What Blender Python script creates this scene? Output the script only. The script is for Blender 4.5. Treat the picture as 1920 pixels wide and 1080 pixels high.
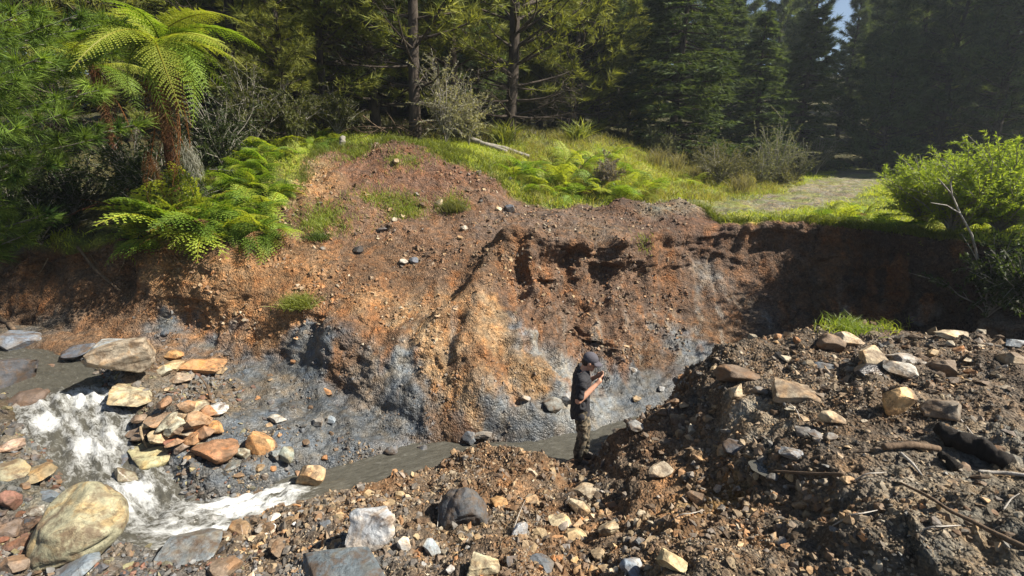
import bpy, bmesh, math, random
import numpy as np
from mathutils import Vector, Matrix, Quaternion, noise as mnoise

# ------------------------------------------------------------------ camera, sky, sun, exposure
scene = bpy.context.scene
for o in list(bpy.data.objects):
    bpy.data.objects.remove(o)
COL = scene.collection
F = 900.0                       # focal length in photograph pixels
PITCH = math.radians(15.5)
CP, SP = math.cos(PITCH), math.sin(PITCH)
CAMZ = 4.55
cam = bpy.data.cameras.new('camera')
cam.sensor_width = 36.0
cam.lens = 36.0 * F / 1920.0
cam.clip_start = 0.05
cam.clip_end = 600.0
cam_o = bpy.data.objects.new('camera', cam)
cam_o.location = (0, 0, CAMZ)
cam_o.rotation_euler = (math.radians(90) - PITCH, 0, 0)
COL.objects.link(cam_o)
scene.camera = cam_o

SUN = Vector((0.68, -0.12, 0.72)).normalized()
world = bpy.data.worlds.new('World')
scene.world = world
world.use_nodes = True
wn = world.node_tree
wn.nodes.clear()
sky = wn.nodes.new('ShaderNodeTexSky')
sky.sky_type = 'NISHITA'
sky.sun_disc = False
sky.sun_elevation = math.asin(SUN.z)
sky.sun_rotation = math.atan2(SUN.x, SUN.y)
sky.altitude = 200
bg = wn.nodes.new('ShaderNodeBackground')
bg.inputs['Strength'].default_value = 0.05
wo = wn.nodes.new('ShaderNodeOutputWorld')
wn.links.new(sky.outputs['Color'], bg.inputs['Color'])
wn.links.new(bg.outputs['Background'], wo.inputs['Surface'])
sl = bpy.data.lights.new('sun', 'SUN')
sl.energy = 5.0
sl.angle = math.radians(0.55)
sl.color = (1.0, 0.92, 0.80)
sun_o = bpy.data.objects.new('sun', sl)
sun_o.rotation_euler = SUN.to_track_quat('Z', 'Y').to_euler()
sun_o.location = (20, 10, 30)
COL.objects.link(sun_o)
scene.view_settings.view_transform = 'Standard'
scene.view_settings.look = 'None'
scene.view_settings.gamma = 1.0
scene.view_settings.exposure = 1.2
scene.cycles.max_bounces = 6
scene.cycles.transparent_max_bounces = 8

# ------------------------------------------------------------------ helpers
rng = np.random.default_rng(7)
random.seed(7)

def ratio(py):
    v = (540.0 - py) / F
    return (v * CP - SP) / (CP + v * SP)

def P(px, py, Y):                      # image direction + distance -> world point
    u = (px - 960.0) / F
    v = (540.0 - py) / F
    t = Y / (CP + v * SP)
    return (u * t, Y, CAMZ + t * (v * CP - SP))

def Pz(px, py, z):                     # image direction + height -> world point
    return P(px, py, (z - CAMZ) / ratio(py))

def PYz(px, Y, z):                     # bearing, distance, height -> world point
    k = (z - CAMZ) / Y                 # slope of the ray
    v = (k * CP + SP) / (CP - k * SP)
    u = (px - 960.0) / F
    t = Y / (CP + v * SP)
    return (u * t, Y, z)

def _hash(ix, iy, iz, seed):
    h = (ix.astype(np.uint32) * np.uint32(374761393) + iy.astype(np.uint32) * np.uint32(668265263)
         + iz.astype(np.uint32) * np.uint32(1274126177) + np.uint32((seed * 2654435761) & 0xffffffff))
    h = (h ^ (h >> np.uint32(13))) * np.uint32(1274126177)
    h = (h ^ (h >> np.uint32(15))) * np.uint32(2246822519)
    h = h ^ (h >> np.uint32(16))
    return h.astype(np.float64) / 4294967295.0

def vnoise(p, seed=0):
    p = np.asarray(p).astype(np.float32)
    fl = np.floor(p)
    f = p - fl
    i = fl.astype(np.int32).view(np.uint32)
    w = f * f * f * (f * (f * 6 - 15) + 10)
    u32 = np.uint32
    ax = [(i[:, k] * u32(m), (i[:, k] + u32(1)) * u32(m)) for k, m in enumerate((374761393, 668265263, 1274126177))]
    sd = u32((seed * 2654435761) & 0xffffffff)
    def hh(h):
        h = (h ^ (h >> u32(13))) * u32(1274126177)
        h ^= h >> u32(15)
        h *= u32(2246822519)
        h ^= h >> u32(16)
        return h.astype(np.float32) * np.float32(1 / 4294967295.0)
    wx, wy, wz = w.T
    r = []
    for z in (0, 1):
        for y in (0, 1):
            b = ax[1][y] + ax[2][z] + sd
            a0, a1 = hh(ax[0][0] + b), hh(ax[0][1] + b)
            r.append(a0 + (a1 - a0) * wx)
    y0, y1 = r[0] + (r[1] - r[0]) * wy, r[2] + (r[3] - r[2]) * wy
    return (y0 + (y1 - y0) * wz) * 2 - 1

def fbm(p, octaves=4, seed=0, gain=0.5):
    a, s, r = 1.0, 1.0, 0
    for k in range(octaves):
        r = r + a * vnoise(p * s + 13.7 * k, seed + k)
        a *= gain
        s *= 2.03
    return r

def worley(p, seed=0):
    i = np.floor(p).astype(np.int64)
    best = np.full(len(p), 9.0)
    cell = np.zeros(len(p))
    for dx in (-1, 0, 1):
        for dy in (-1, 0, 1):
            for dz in (-1, 0, 1):
                c = i + np.array([dx, dy, dz])
                h1 = _hash(c[:, 0], c[:, 1], c[:, 2], seed)
                h2 = _hash(c[:, 0], c[:, 1], c[:, 2], seed + 17)
                h3 = _hash(c[:, 0], c[:, 1], c[:, 2], seed + 31)
                d = (c[:, 0] + h1 - p[:, 0]) ** 2 + (c[:, 1] + h2 - p[:, 1]) ** 2 + (c[:, 2] + h3 - p[:, 2]) ** 2
                m = d < best
                best = np.where(m, d, best)
                cell = np.where(m, h2, cell)
    return np.sqrt(best), cell

def sstep(a, b, x):
    t = np.clip((x - a) / (b - a), 0, 1)
    return t * t * (3 - 2 * t)

def mesh_np(name, V, faces, cols=None, smooth=True, attrs=None):
    """V (n,3); faces: list of int arrays (m,k), each with its own k."""
    me = bpy.data.meshes.new(name)
    V = np.asarray(V, np.float32)
    me.vertices.add(len(V))
    me.vertices.foreach_set('co', V.ravel())
    fl = [np.asarray(f, np.int32) for f in faces if len(f)]
    loops = np.concatenate([f.ravel() for f in fl])
    starts = []
    base = 0
    for f in fl:
        starts.append(base + np.arange(len(f)) * f.shape[1])
        base += f.size
    starts = np.concatenate(starts).astype(np.int32)
    me.loops.add(len(loops))
    me.loops.foreach_set('vertex_index', loops)
    me.polygons.add(len(starts))
    me.polygons.foreach_set('loop_start', starts)
    me.polygons.foreach_set('use_smooth', np.full(len(starts), smooth))
    me.update(calc_edges=True)
    if cols is not None:
        ca = me.color_attributes.new('Col', 'FLOAT_COLOR', 'POINT')
        c4 = np.ones((len(V), 4), np.float32)
        c4[:, :3] = cols
        ca.data.foreach_set('color', c4.ravel())
    for k, a in (attrs or {}).items():
        a = np.asarray(a, np.float32)
        if a.ndim == 2:
            at = me.attributes.new(k, 'FLOAT_VECTOR', 'POINT')
            at.data.foreach_set('vector', a.ravel())
            continue
        at = me.attributes.new(k, 'FLOAT', 'POINT')
        at.data.foreach_set('value', np.asarray(a, np.float32))
    return me

class Geo:
    """Collects vertices, faces and vertex colours for one mesh."""
    def __init__(s):
        s.v, s.c, s.f, s.n = [], [], {}, 0
    def add(s, V, faces, col=(1, 1, 1)):
        V = np.asarray(V, float)
        faces = np.asarray(faces, int)
        if len(V) == 0:
            return
        s.v.append(V)
        c = np.asarray(col, float)
        s.c.append(np.broadcast_to(c, (len(V), 3)) if c.ndim == 1 else c)
        s.f.setdefault(faces.shape[1], []).append(faces + s.n)
        s.n += len(V)
    def mesh(s, name, smooth=True):
        return mesh_np(name, np.concatenate(s.v), [np.concatenate(x) for x in s.f.values()], np.concatenate(s.c), smooth)

def unit(a):
    return a / np.maximum(np.linalg.norm(a, axis=-1, keepdims=True), 1e-9)

def tube(pts, radii, n=6):
    pts = np.asarray(pts, float)
    radii = np.broadcast_to(np.asarray(radii, float), (len(pts),))
    tan = unit(np.gradient(pts, axis=0))
    ref = np.array([0.0, 0, 1]) if abs(tan[0][2]) < 0.8 else np.array([1.0, 0, 0])
    a = unit(np.cross(tan, ref))
    b = np.cross(tan, a)
    ang = np.arange(n) * 2 * np.pi / n
    V = (pts[:, None, :] + radii[:, None, None] * (np.cos(ang)[None, :, None] * a[:, None, :] + np.sin(ang)[None, :, None] * b[:, None, :])).reshape(-1, 3)
    m = len(pts)
    k = np.arange(n)
    i = np.arange(m - 1)[:, None] * n
    k2 = (k + 1) % n
    return V, np.stack([i + k, i + k2, i + n + k2, i + n + k], -1).reshape(-1, 4)

def leaves(base, d, length, width, side=None, bend=0.0, r=rng):
    """Diamond leaves: base (n,3), direction (n,3), returns verts, quads."""
    base = np.asarray(base, float)
    d = unit(np.asarray(d, float))
    n = len(base)
    length = np.broadcast_to(np.asarray(length, float), (n,))[:, None]
    width = np.broadcast_to(np.asarray(width, float), (n,))[:, None]
    if side is None:
        side = np.cross(d, r.normal(size=(n, 3)))
    side = unit(np.asarray(side, float))
    mid = base + d * length * 0.45
    tip = base + d * length + np.array([0, 0, -1.0]) * bend * length
    V = np.stack([base, mid - side * width / 2, tip, mid + side * width / 2], 1).reshape(-1, 3)
    return V, np.arange(4 * n).reshape(n, 4)

def spikes(base, d, length, width, r=rng):
    """Single thin triangles (needles, far foliage)."""
    base = np.asarray(base, float)
    d = unit(np.asarray(d, float))
    n = len(base)
    length = np.broadcast_to(np.asarray(length, float), (n,))[:, None]
    width = np.broadcast_to(np.asarray(width, float), (n,))[:, None]
    side = unit(np.cross(d, r.normal(size=(n, 3))))
    V = np.stack([base - side * width / 2, base + side * width / 2, base + d * length], 1).reshape(-1, 3)
    return V, np.arange(3 * n).reshape(n, 3)

def obj(name, me, mat=None, parent=None, **props):
    o = bpy.data.objects.new(name, me)
    COL.objects.link(o)
    if mat is not None and me is not None and not me.materials:
        me.materials.append(mat)
    if parent is not None:
        o.parent = parent
    for k, v in props.items():
        o[k] = v
    return o

def thing(name, label, cat, loc=(0, 0, 0), rotz=0.0, group=None, me=None, mat=None):
    o = obj(name, me, mat)
    o.location = loc
    o.rotation_euler = (0, 0, rotz)
    o['label'] = label
    o['category'] = cat
    if group:
        o['group'] = group
    return o

# ------------------------------------------------------------------ materials
def new_mat(name):
    m = bpy.data.materials.new(name)
    m.use_nodes = True
    nt = m.node_tree
    nt.nodes.clear()
    out = nt.nodes.new('ShaderNodeOutputMaterial')
    return m, nt, out

def N(nt, typ, **kw):
    n = nt.nodes.new(typ)
    for k, v in kw.items():
        if k in n.inputs:
            n.inputs[k].default_value = v
        else:
            setattr(n, k, v)
    return n

def mixc(nt, blend, fac, a, b):
    m = nt.nodes.new('ShaderNodeMix')
    m.data_type = 'RGBA'
    m.blend_type = blend
    m.clamp_result = False
    for key, val in ((0, fac), (6, a), (7, b)):
        if hasattr(val, 'is_linked'):
            nt.links.new(val, m.inputs[key])
        elif key == 0:
            m.inputs[0].default_value = val
        else:
            m.inputs[key].default_value = (*val, 1) if len(val) == 3 else val
    return m.outputs[2]

def ramp(nt, fac, stops, interp='LINEAR'):
    r = nt.nodes.new('ShaderNodeValToRGB')
    r.color_ramp.interpolation = interp
    els = r.color_ramp.elements
    while len(els) < len(stops):
        els.new(0.5)
    for e, (pos, c) in zip(els, stops):
        e.position = pos
        e.color = (c, c, c, 1) if not hasattr(c, '__len__') else (*c, 1)
    nt.links.new(fac, r.inputs[0])
    return r.outputs[0]

def mathn(nt, op, a, b=0.0):
    m = nt.nodes.new('ShaderNodeMath')
    m.operation = op
    for i, v in enumerate((a, b)):
        if hasattr(v, 'is_linked'):
            nt.links.new(v, m.inputs[i])
        else:
            m.inputs[i].default_value = v
    return m.outputs[0]

def leaf_mat(name, tint=(1, 1, 1), trans=0.35, rough=0.5, spec=0.3):
    """Leaf colour comes from the mesh's own leaf colours times a tint; thin and translucent."""
    m, nt, out = new_mat(name)
    at = N(nt, 'ShaderNodeAttribute', attribute_name='Col')
    oi = N(nt, 'ShaderNodeObjectInfo')
    v = ramp(nt, oi.outputs['Random'], [(0, 0.8), (1, 1.2)])
    c = mixc(nt, 'MULTIPLY', 1.0, at.outputs['Color'], tint)
    c = mixc(nt, 'MULTIPLY', 1.0, c, v)
    b = N(nt, 'ShaderNodeBsdfPrincipled', Roughness=rough)
    b.inputs['Specular IOR Level'].default_value = spec
    nt.links.new(c, b.inputs['Base Color'])
    t = N(nt, 'ShaderNodeBsdfTranslucent')
    c2 = mixc(nt, 'MULTIPLY', 1.0, c, (1.35, 1.3, 0.5))
    nt.links.new(c2, t.inputs['Color'])
    mx = N(nt, 'ShaderNodeMixShader')
    mx.inputs[0].default_value = trans
    nt.links.new(b.outputs[0], mx.inputs[1])
    nt.links.new(t.outputs[0], mx.inputs[2])
    nt.links.new(mx.outputs[0], out.inputs[0])
    return m

def bark_mat(name, c1, c2, scale=6.0, bump=0.5, rough=0.9):
    m, nt, out = new_mat(name)
    tc = N(nt, 'ShaderNodeTexCoord')
    mp = N(nt, 'ShaderNodeMapping')
    mp.inputs['Scale'].default_value = (1, 1, 0.25)
    nt.links.new(tc.outputs['Object'], mp.inputs[0])
    n1 = N(nt, 'ShaderNodeTexNoise', Scale=scale * 2, Detail=8.0, Roughness=0.7)
    nt.links.new(mp.outputs[0], n1.inputs['Vector'])
    n2 = N(nt, 'ShaderNodeTexNoise', Scale=scale * 0.4, Detail=4.0)
    nt.links.new(tc.outputs['Object'], n2.inputs['Vector'])
    f = mathn(nt, 'ADD', mathn(nt, 'MULTIPLY', n1.outputs[0], 0.7), mathn(nt, 'MULTIPLY', n2.outputs[0], 0.3))
    c = ramp(nt, f, [(0.35, c1), (0.62, c2)])
    b = N(nt, 'ShaderNodeBsdfPrincipled', Roughness=rough)
    b.inputs['Specular IOR Level'].default_value = 0.2
    nt.links.new(c, b.inputs['Base Color'])
    bp = N(nt, 'ShaderNodeBump', Strength=bump, Distance=0.03)
    nt.links.new(n1.outputs[0], bp.inputs['Height'])
    nt.links.new(bp.outputs[0], b.inputs['Normal'])
    nt.links.new(b.outputs[0], out.inputs[0])
    return m

def ground_mat():
    m, nt, out = new_mat('ground_soil')
    at = N(nt, 'ShaderNodeAttribute', attribute_name='Col')
    wet = N(nt, 'ShaderNodeAttribute', attribute_name='wet')
    geo = N(nt, 'ShaderNodeNewGeometry')
    pos = geo.outputs['Position']
    def noise(scale, detail, rough=0.6):
        n = N(nt, 'ShaderNodeTexNoise', Scale=scale, Detail=detail, Roughness=rough)
        nt.links.new(pos, n.inputs['Vector'])
        return n
    big, mid, fine = noise(1.3, 2), noise(9, 4, 0.7), noise(60, 2, 0.7)
    c = mixc(nt, 'MULTIPLY', 1.0, at.outputs['Color'], ramp(nt, big.outputs[0], [(0.3, 0.72), (0.7, 1.28)]))
    c = mixc(nt, 'MULTIPLY', 1.0, c, ramp(nt, mid.outputs[0], [(0.28, 0.5), (0.5, 1.0), (0.72, 1.5)]))
    c = mixc(nt, 'MULTIPLY', 1.0, c, ramp(nt, fine.outputs[0], [(0.3, 0.7), (0.7, 1.3)]))
    # hue drift between rusty and grey
    hue = noise(4.2, 2, 0.6)
    c = mixc(nt, 'MULTIPLY', 0.75, c, ramp(nt, hue.outputs[0], [(0.3, (0.82, 0.98, 1.2)), (0.5, (1, 1, 1)), (0.7, (1.25, 1.0, 0.72))]))
    # fine grit: each cell a little stone of its own tone
    vo = N(nt, 'ShaderNodeTexVoronoi', Scale=34.0)
    nt.links.new(pos, vo.inputs['Vector'])
    hs = N(nt, 'ShaderNodeSeparateColor')
    nt.links.new(vo.outputs['Color'], hs.inputs[0])
    c = mixc(nt, 'MULTIPLY', ramp(nt, wet.outputs['Fac'], [(0, .85), (.7, .3)]), c, ramp(nt, hs.outputs[0], [(0.0, 0.55), (0.55, 0.95), (0.86, 1.12), (1.0, 1.6)]))
    grit = N(nt, 'ShaderNodeTexVoronoi', Scale=15.0)
    nt.links.new(pos, grit.inputs['Vector'])
    b = N(nt, 'ShaderNodeBsdfPrincipled', Roughness=0.85)
    nt.links.new(c, b.inputs['Base Color'])
    b.inputs['Specular IOR Level'].default_value = 0.3
    r = ramp(nt, wet.outputs['Fac'], [(0, 0.9), (.8, 0.3)])
    nt.links.new(r, b.inputs['Roughness'])
    h = mathn(nt, 'ADD', mathn(nt, 'MULTIPLY', fine.outputs[0], 0.35), mathn(nt, 'MULTIPLY', mid.outputs[0], 0.9))
    h = mathn(nt, 'SUBTRACT', h, mathn(nt, 'MULTIPLY', vo.outputs['Distance'], 0.7))
    h = mathn(nt, 'SUBTRACT', h, mathn(nt, 'MULTIPLY', grit.outputs['Distance'], 0.7))
    h = mathn(nt, 'MULTIPLY', h, ramp(nt, wet.outputs['Fac'], [(0, 1.0), (.7, .4)]))
    bp = N(nt, 'ShaderNodeBump', Strength=0.9, Distance=0.045)
    nt.links.new(h, bp.inputs['Height'])
    nt.links.new(bp.outputs[0], b.inputs['Normal'])
    nt.links.new(b.outputs[0], out.inputs[0])
    return m

def stone_mat(name, source='object', rough=0.75, bump=0.5):
    """Stone whose own colour is the object's colour (or the mesh's Col for loose gravel)."""
    m, nt, out = new_mat(name)
    tc = N(nt, 'ShaderNodeTexCoord')
    geo = N(nt, 'ShaderNodeNewGeometry')
    oi = N(nt, 'ShaderNodeObjectInfo')
    if source == 'object':
        base = oi.outputs['Color']
    else:
        base = N(nt, 'ShaderNodeAttribute', attribute_name='Col').outputs['Color']
    pos = geo.outputs['Position']
    def noise(scale, detail, rough=0.6, dist=0.0):
        n = N(nt, 'ShaderNodeTexNoise', Scale=scale, Detail=detail, Roughness=rough, Distortion=dist)
        nt.links.new(pos, n.inputs['Vector'])
        return n
    n1, n2, n3 = noise(7, 4, 0.68, 0.6), noise(40, 3, 0.7), noise(3.1, 2, 0.6, 1.2)
    c = mixc(nt, 'MULTIPLY', 1.0, base, ramp(nt, n1.outputs[0], [(0.3, 0.62), (0.5, 1.0), (0.7, 1.35)]))
    c = mixc(nt, 'MULTIPLY', 1.0, c, ramp(nt, n2.outputs[0], [(0.3, 0.75), (0.7, 1.22)]))
    c = mixc(nt, 'MULTIPLY', 0.8, c, ramp(nt, n3.outputs[0], [(0.36, (1.2, 0.95, 0.7)), (0.5, (1, 1, 1)), (0.62, (0.93, 0.98, 1.03))]))
    if source == 'object':
        # mud clinging to the stone, in patches of its own
        mud = noise(5.2, 7, 0.7, 0.4)
        c = mixc(nt, 'MIX', ramp(nt, mud.outputs[0], [(0.47, 0.0), (0.62, 0.85)]), c, (0.095, 0.062, 0.038))
        # hairline cracks
        vc = N(nt, 'ShaderNodeTexVoronoi', feature='DISTANCE_TO_EDGE', Scale=3.4)
        wv = mixc(nt, 'ADD', 0.25, pos, n1.outputs['Color'])
        nt.links.new(wv, vc.inputs['Vector'])
        c = mixc(nt, 'MULTIPLY', 1.0, c, ramp(nt, vc.outputs['Distance'], [(0.0, 0.45), (0.018, 1.0)]))
    b = N(nt, 'ShaderNodeBsdfPrincipled', Roughness=rough)
    b.inputs['Specular IOR Level'].default_value = 0.35
    nt.links.new(c, b.inputs['Base Color'])
    h = mathn(nt, 'ADD', n1.outputs[0], mathn(nt, 'MULTIPLY', n2.outputs[0], 0.35))
    bp = N(nt, 'ShaderNodeBump', Strength=bump, Distance=0.03)
    nt.links.new(h, bp.inputs['Height'])
    nt.links.new(bp.outputs[0], b.inputs['Normal'])
    nt.links.new(b.outputs[0], out.inputs[0])
    return m

def water_mat():
    m, nt, out = new_mat('creek_water')
    foam = N(nt, 'ShaderNodeAttribute', attribute_name='foam')
    geo = N(nt, 'ShaderNodeNewGeometry')
    fl = N(nt, 'ShaderNodeAttribute', attribute_name='flow')
    n1 = N(nt, 'ShaderNodeTexNoise', Scale=4.2, Detail=5.0, Roughness=0.65, Distortion=0.8)
    n2 = N(nt, 'ShaderNodeTexNoise', Scale=15.0, Detail=8.0, Roughness=0.8, Distortion=0.7)
    for n in (n1, n2):
        nt.links.new(fl.outputs['Vector'], n.inputs['Vector'])
    f = mathn(nt, 'ADD', foam.outputs['Fac'], mathn(nt, 'MULTIPLY', mathn(nt, 'SUBTRACT', n2.outputs[0], 0.5), 1.3))
    f = mathn(nt, 'ADD', f, mathn(nt, 'MULTIPLY', mathn(nt, 'SUBTRACT', n1.outputs[0], 0.5), 1.5))
    f = ramp(nt, f, [(0.3, 0.0), (0.6, 0.4), (1.0, 1.0)])
    wb = N(nt, 'ShaderNodeBsdfPrincipled', Roughness=0.06)
    c = ramp(nt, n1.outputs[0], [(0.3, (0.06, 0.058, 0.048)), (0.7, (0.11, 0.106, 0.088))])
    nt.links.new(c, wb.inputs['Base Color'])
    wb.inputs['IOR'].default_value = 1.33
    gl = N(nt, 'ShaderNodeBsdfTransparent')
    gl.inputs[0].default_value = (0.75, 0.76, 0.68, 1)
    mw = N(nt, 'ShaderNodeMixShader')
    mw.inputs[0].default_value = 0.2
    nt.links.new(wb.outputs[0], mw.inputs[1])
    nt.links.new(gl.outputs[0], mw.inputs[2])
    bp = N(nt, 'ShaderNodeBump', Strength=0.5, Distance=0.03)
    nt.links.new(n1.outputs[0], bp.inputs['Height'])
    nt.links.new(bp.outputs[0], wb.inputs['Normal'])
    fb = N(nt, 'ShaderNodeBsdfPrincipled', Roughness=0.6)
    fb.inputs['Base Color'].default_value = (0.58, 0.6, 0.6, 1)
    bp2 = N(nt, 'ShaderNodeBump', Strength=0.8, Distance=0.03)
    nt.links.new(n2.outputs[0], bp2.inputs['Height'])
    nt.links.new(bp2.outputs[0], fb.inputs['Normal'])
    mx = N(nt, 'ShaderNodeMixShader')
    nt.links.new(f, mx.inputs[0])
    nt.links.new(mw.outputs[0], mx.inputs[1])
    nt.links.new(fb.outputs[0], mx.inputs[2])
    nt.links.new(mx.outputs[0], out.inputs[0])
    return m

def plain_mat(name, color, rough=0.8, scale=30.0, var=0.25, bump=0.2):
    m, nt, out = new_mat(name)
    tc = N(nt, 'ShaderNodeTexCoord')
    n1 = N(nt, 'ShaderNodeTexNoise', Scale=scale, Detail=5.0)
    nt.links.new(tc.outputs['Object'], n1.inputs['Vector'])
    c = mixc(nt, 'MULTIPLY', 1.0, color, ramp(nt, n1.outputs[0], [(0.3, 1 - var), (0.7, 1 + var)]))
    b = N(nt, 'ShaderNodeBsdfPrincipled', Roughness=rough)
    nt.links.new(c, b.inputs['Base Color'])
    b.inputs['Specular IOR Level'].default_value = 0.3
    bp = N(nt, 'ShaderNodeBump', Strength=bump, Distance=0.01)
    nt.links.new(n1.outputs[0], bp.inputs['Height'])
    nt.links.new(bp.outputs[0], b.inputs['Normal'])
    nt.links.new(b.outputs[0], out.inputs[0])
    return m

M = {
    'ground': ground_mat(),
    'stone': stone_mat('stone_mixed'),
    'wet_stone': stone_mat('stone_wet', rough=0.32),
    'gravel': stone_mat('gravel_mixed', source='attr'),
    'water': water_mat(),
    'leaf': leaf_mat('leaf_soft', trans=0.48),
    'needle': leaf_mat('needle', trans=0.36, rough=0.65, spec=0.12),
    'dry': leaf_mat('dry_leaf', trans=0.25, rough=0.7, spec=0.1),
    'bark': bark_mat('bark_pine', (0.018, 0.014, 0.011), (0.085, 0.068, 0.054)),
    'fern_bark': bark_mat('bark_fern', (0.05, 0.022, 0.012), (0.19, 0.085, 0.042), scale=14, bump=1.0),
    'twig': bark_mat('bark_grey', (0.10, 0.09, 0.075), (0.30, 0.28, 0.24), scale=10),
    'deadwood': bark_mat('wood_bleached', (0.16, 0.14, 0.12), (0.48, 0.45, 0.40), scale=8),
    'char': bark_mat('wood_charred', (0.008, 0.007, 0.006), (0.035, 0.03, 0.026), scale=9, bump=1.0),
    'root': bark_mat('root_pale', (0.12, 0.085, 0.05), (0.36, 0.28, 0.18), scale=16),
    'brownstick': bark_mat('stick_brown', (0.06, 0.042, 0.028), (0.17, 0.12, 0.08), scale=14),
}

# ------------------------------------------------------------------ terrain: rows of the valley lofted from the near heap to the forest
PX = [-300, 0, 150, 300, 450, 600, 750, 900, 1000, 1100, 1170, 1250, 1300, 1400, 1550, 1700, 1920, 2200]
ROWS = []
n = len(PX)
# r0 behind the camera, r1 bottom of view
ROWS.append([(-7.0 + 14.0 * i / (n - 1), -4.0, 2.0 + 1.0 * min(1, i / 8)) for i in range(n)])
def row(spec):
    out = []
    for px, s in zip(PX, spec):
        k = s[0]
        if k == 'z':
            out.append(Pz(px, s[1], s[2]))
        elif k == 'w':
            out.append(PYz(px, s[1], s[2]))
        else:
            out.append(P(px, s[0], s[1]))
    ROWS.append(out)
row([('z', 1100, z) for z in (.7, .6, .55, .5, .7, 1.0, 1.15, 1.25, 1.3, 1.4, 1.5, 1.65, 1.75, 1.9, 2.05, 2.2, 2.3, 2.4)])
row([('z', 990, .85), ('z', 990, .65), ('z', 990, .42), ('z', 1010, .3), ('z', 1010, .4), ('z', 990, .58), ('z', 980, .66), ('z', 970, .75),
     ('z', 965, .82), ('z', 965, .92), ('z', 960, 1.05), ('z', 950, 1.2), ('z', 945, 1.32), ('z', 925, 1.55), ('z', 870, 1.92), ('z', 855, 2.08), ('z', 850, 2.15), ('z', 850, 2.2)])
row([('z', 860, 1.0), ('z', 860, .82), ('z', 870, .5), ('z', 885, .45), ('z', 895, .36), ('z', 880, .1), ('z', 885, .05), ('z', 862, .12),
     ('z', 880, .2), ('z', 880, .22), ('z', 825, .6), ('z', 742, 1.1), ('z', 700, 1.45), ('z', 660, 1.78), ('z', 622, 1.98), ('z', 628, 2.02), ('z', 650, 2.05), ('z', 660, 2.15)])
row([('z', 760, 1.0), ('z', 760, .9), ('z', 770, .72), ('z', 790, .6), ('z', 800, .46), ('z', 800, .3), ('z', 845, 0), ('z', 845, -.05),
     ('z', 845, -.05), ('z', 840, -.05), ('w', 7.3, -.03), ('w', 7.8, -.03), ('w', 8.1, -.03), ('w', 8.7, 0), ('w', 9.2, .05), ('w', 8.6, .25), ('w', 7.6, .9), ('w', 7.0, 1.7)])
row([('z', 640, .95), ('z', 640, .95), ('z', 640, .95), ('z', 638, .95), ('z', 680, .7), ('z', 720, .5), ('z', 785, .22), ('z', 825, .05),
     ('z', 815, .05), ('z', 800, .03), ('w', 8.2, .04), ('w', 8.9, .1), ('w', 9.2, .12), ('w', 9.9, .16), ('w', 10.3, .2), ('w', 9.4, .45), ('w', 8.0, 1.25), ('w', 7.4, 1.9)])
row([(600, 9.7), (600, 9.7), (600, 9.6), (600, 9.5), (630, 9.0), (645, 8.45), (700, 7.75), (725, 7.5),
     (720, 7.85), (700, 8.6), (690, 9.0), (670, 9.6), (660, 9.95), (640, 10.4), ('w', 10.9, .4), ('w', 9.9, .75), ('w', 8.2, 1.55), ('w', 7.6, 2.05)])
row([(560, 10.0), (560, 10.0), (550, 9.9), (550, 9.7), (575, 9.3), (570, 9.1), (600, 8.7), (610, 8.6),
     (630, 8.9), (620, 9.7), (620, 9.95), (600, 10.7), (590, 11.0), (570, 11.4), (560, 11.5), ('w', 10.3, 1.25), ('w', 8.4, 1.95), ('w', 7.8, 2.35)])
row([(520, 10.2), (520, 10.2), (500, 10.1), (500, 9.9), (515, 9.7), (510, 9.9), (535, 9.7), (520, 9.8),
     (545, 10.15), (535, 10.6), (530, 10.95), (505, 11.7), (495, 12.0), (485, 12.2), (485, 12.0), ('w', 10.2, 2.0), ('w', 8.6, 2.45), ('w', 8.0, 2.65)])
row([(470, 10.5), (470, 10.5), (455, 10.3), (452, 10.2), (450, 10.4), (450, 11.0), (470, 10.9), (440, 10.8),
     (452, 10.6), (455, 10.9), (450, 11.3), (432, 12.1), (425, 12.4), (418, 12.5), (424, 12.1), (440, 10.4), ('w', 8.7, 3.0), ('w', 8.3, 3.0)])
row([('w', 11.2, 3.0), ('w', 11.2, 2.9), ('w', 11.0, 2.95), ('w', 10.9, 3.0), ('w', 11.2, 3.12), ('w', 11.9, 3.15), (420, 11.9), (405, 12.2),
     (412, 12.2), (416, 12.4), (415, 12.6), (405, 13.3), (405, 13.4), (402, 14.0), (400, 14.0), ('w', 12.5, 2.88), ('w', 10, 3.05), ('w', 9.5, 3.1)])
row([('w', 12.5, 3.6), ('w', 12.5, 3.5), ('w', 12.3, 3.5), ('w', 12.0, 3.5), ('w', 12.2, 3.6), ('w', 12.9, 3.75), (360, 13.2), (365, 13.3),
     (394, 13.8), (391, 14.0), (390, 14.2), (385, 15.0), (380, 15.8), (378, 17.0), (375, 17.5), ('w', 16, 2.98), ('w', 13, 3.1), ('w', 12, 3.2)])
row([('w', 14.5, 4.5), ('w', 14.5, 4.4), ('w', 14.2, 4.4), ('w', 14.0, 4.4), ('w', 14.0, 4.5), ('w', 14.8, 4.65), (275, 15.0), (308, 14.6),
     (350, 15.5), (340, 16.0), (345, 17.0), (350, 18.5), (350, 19.5), (350, 22), (348, 23), ('w', 22, 3.15), ('w', 20, 3.3), ('w', 18, 3.4)])
row([('w', 17, 5.3), ('w', 17, 5.2), ('w', 17, 5.3), ('w', 17, 5.3), ('w', 17, 5.3), ('w', 17, 5.3), ('w', 17.5, 5.15), ('w', 18.5, 4.98),
     ('w', 21, 5.15), ('w', 22, 5.15), ('w', 24, 5.0), ('w', 27, 4.7), ('w', 30, 4.35), ('w', 32, 3.95), ('w', 40, 3.6), ('w', 40, 3.6), ('w', 40, 3.9), ('w', 38, 4.2)])
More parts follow.
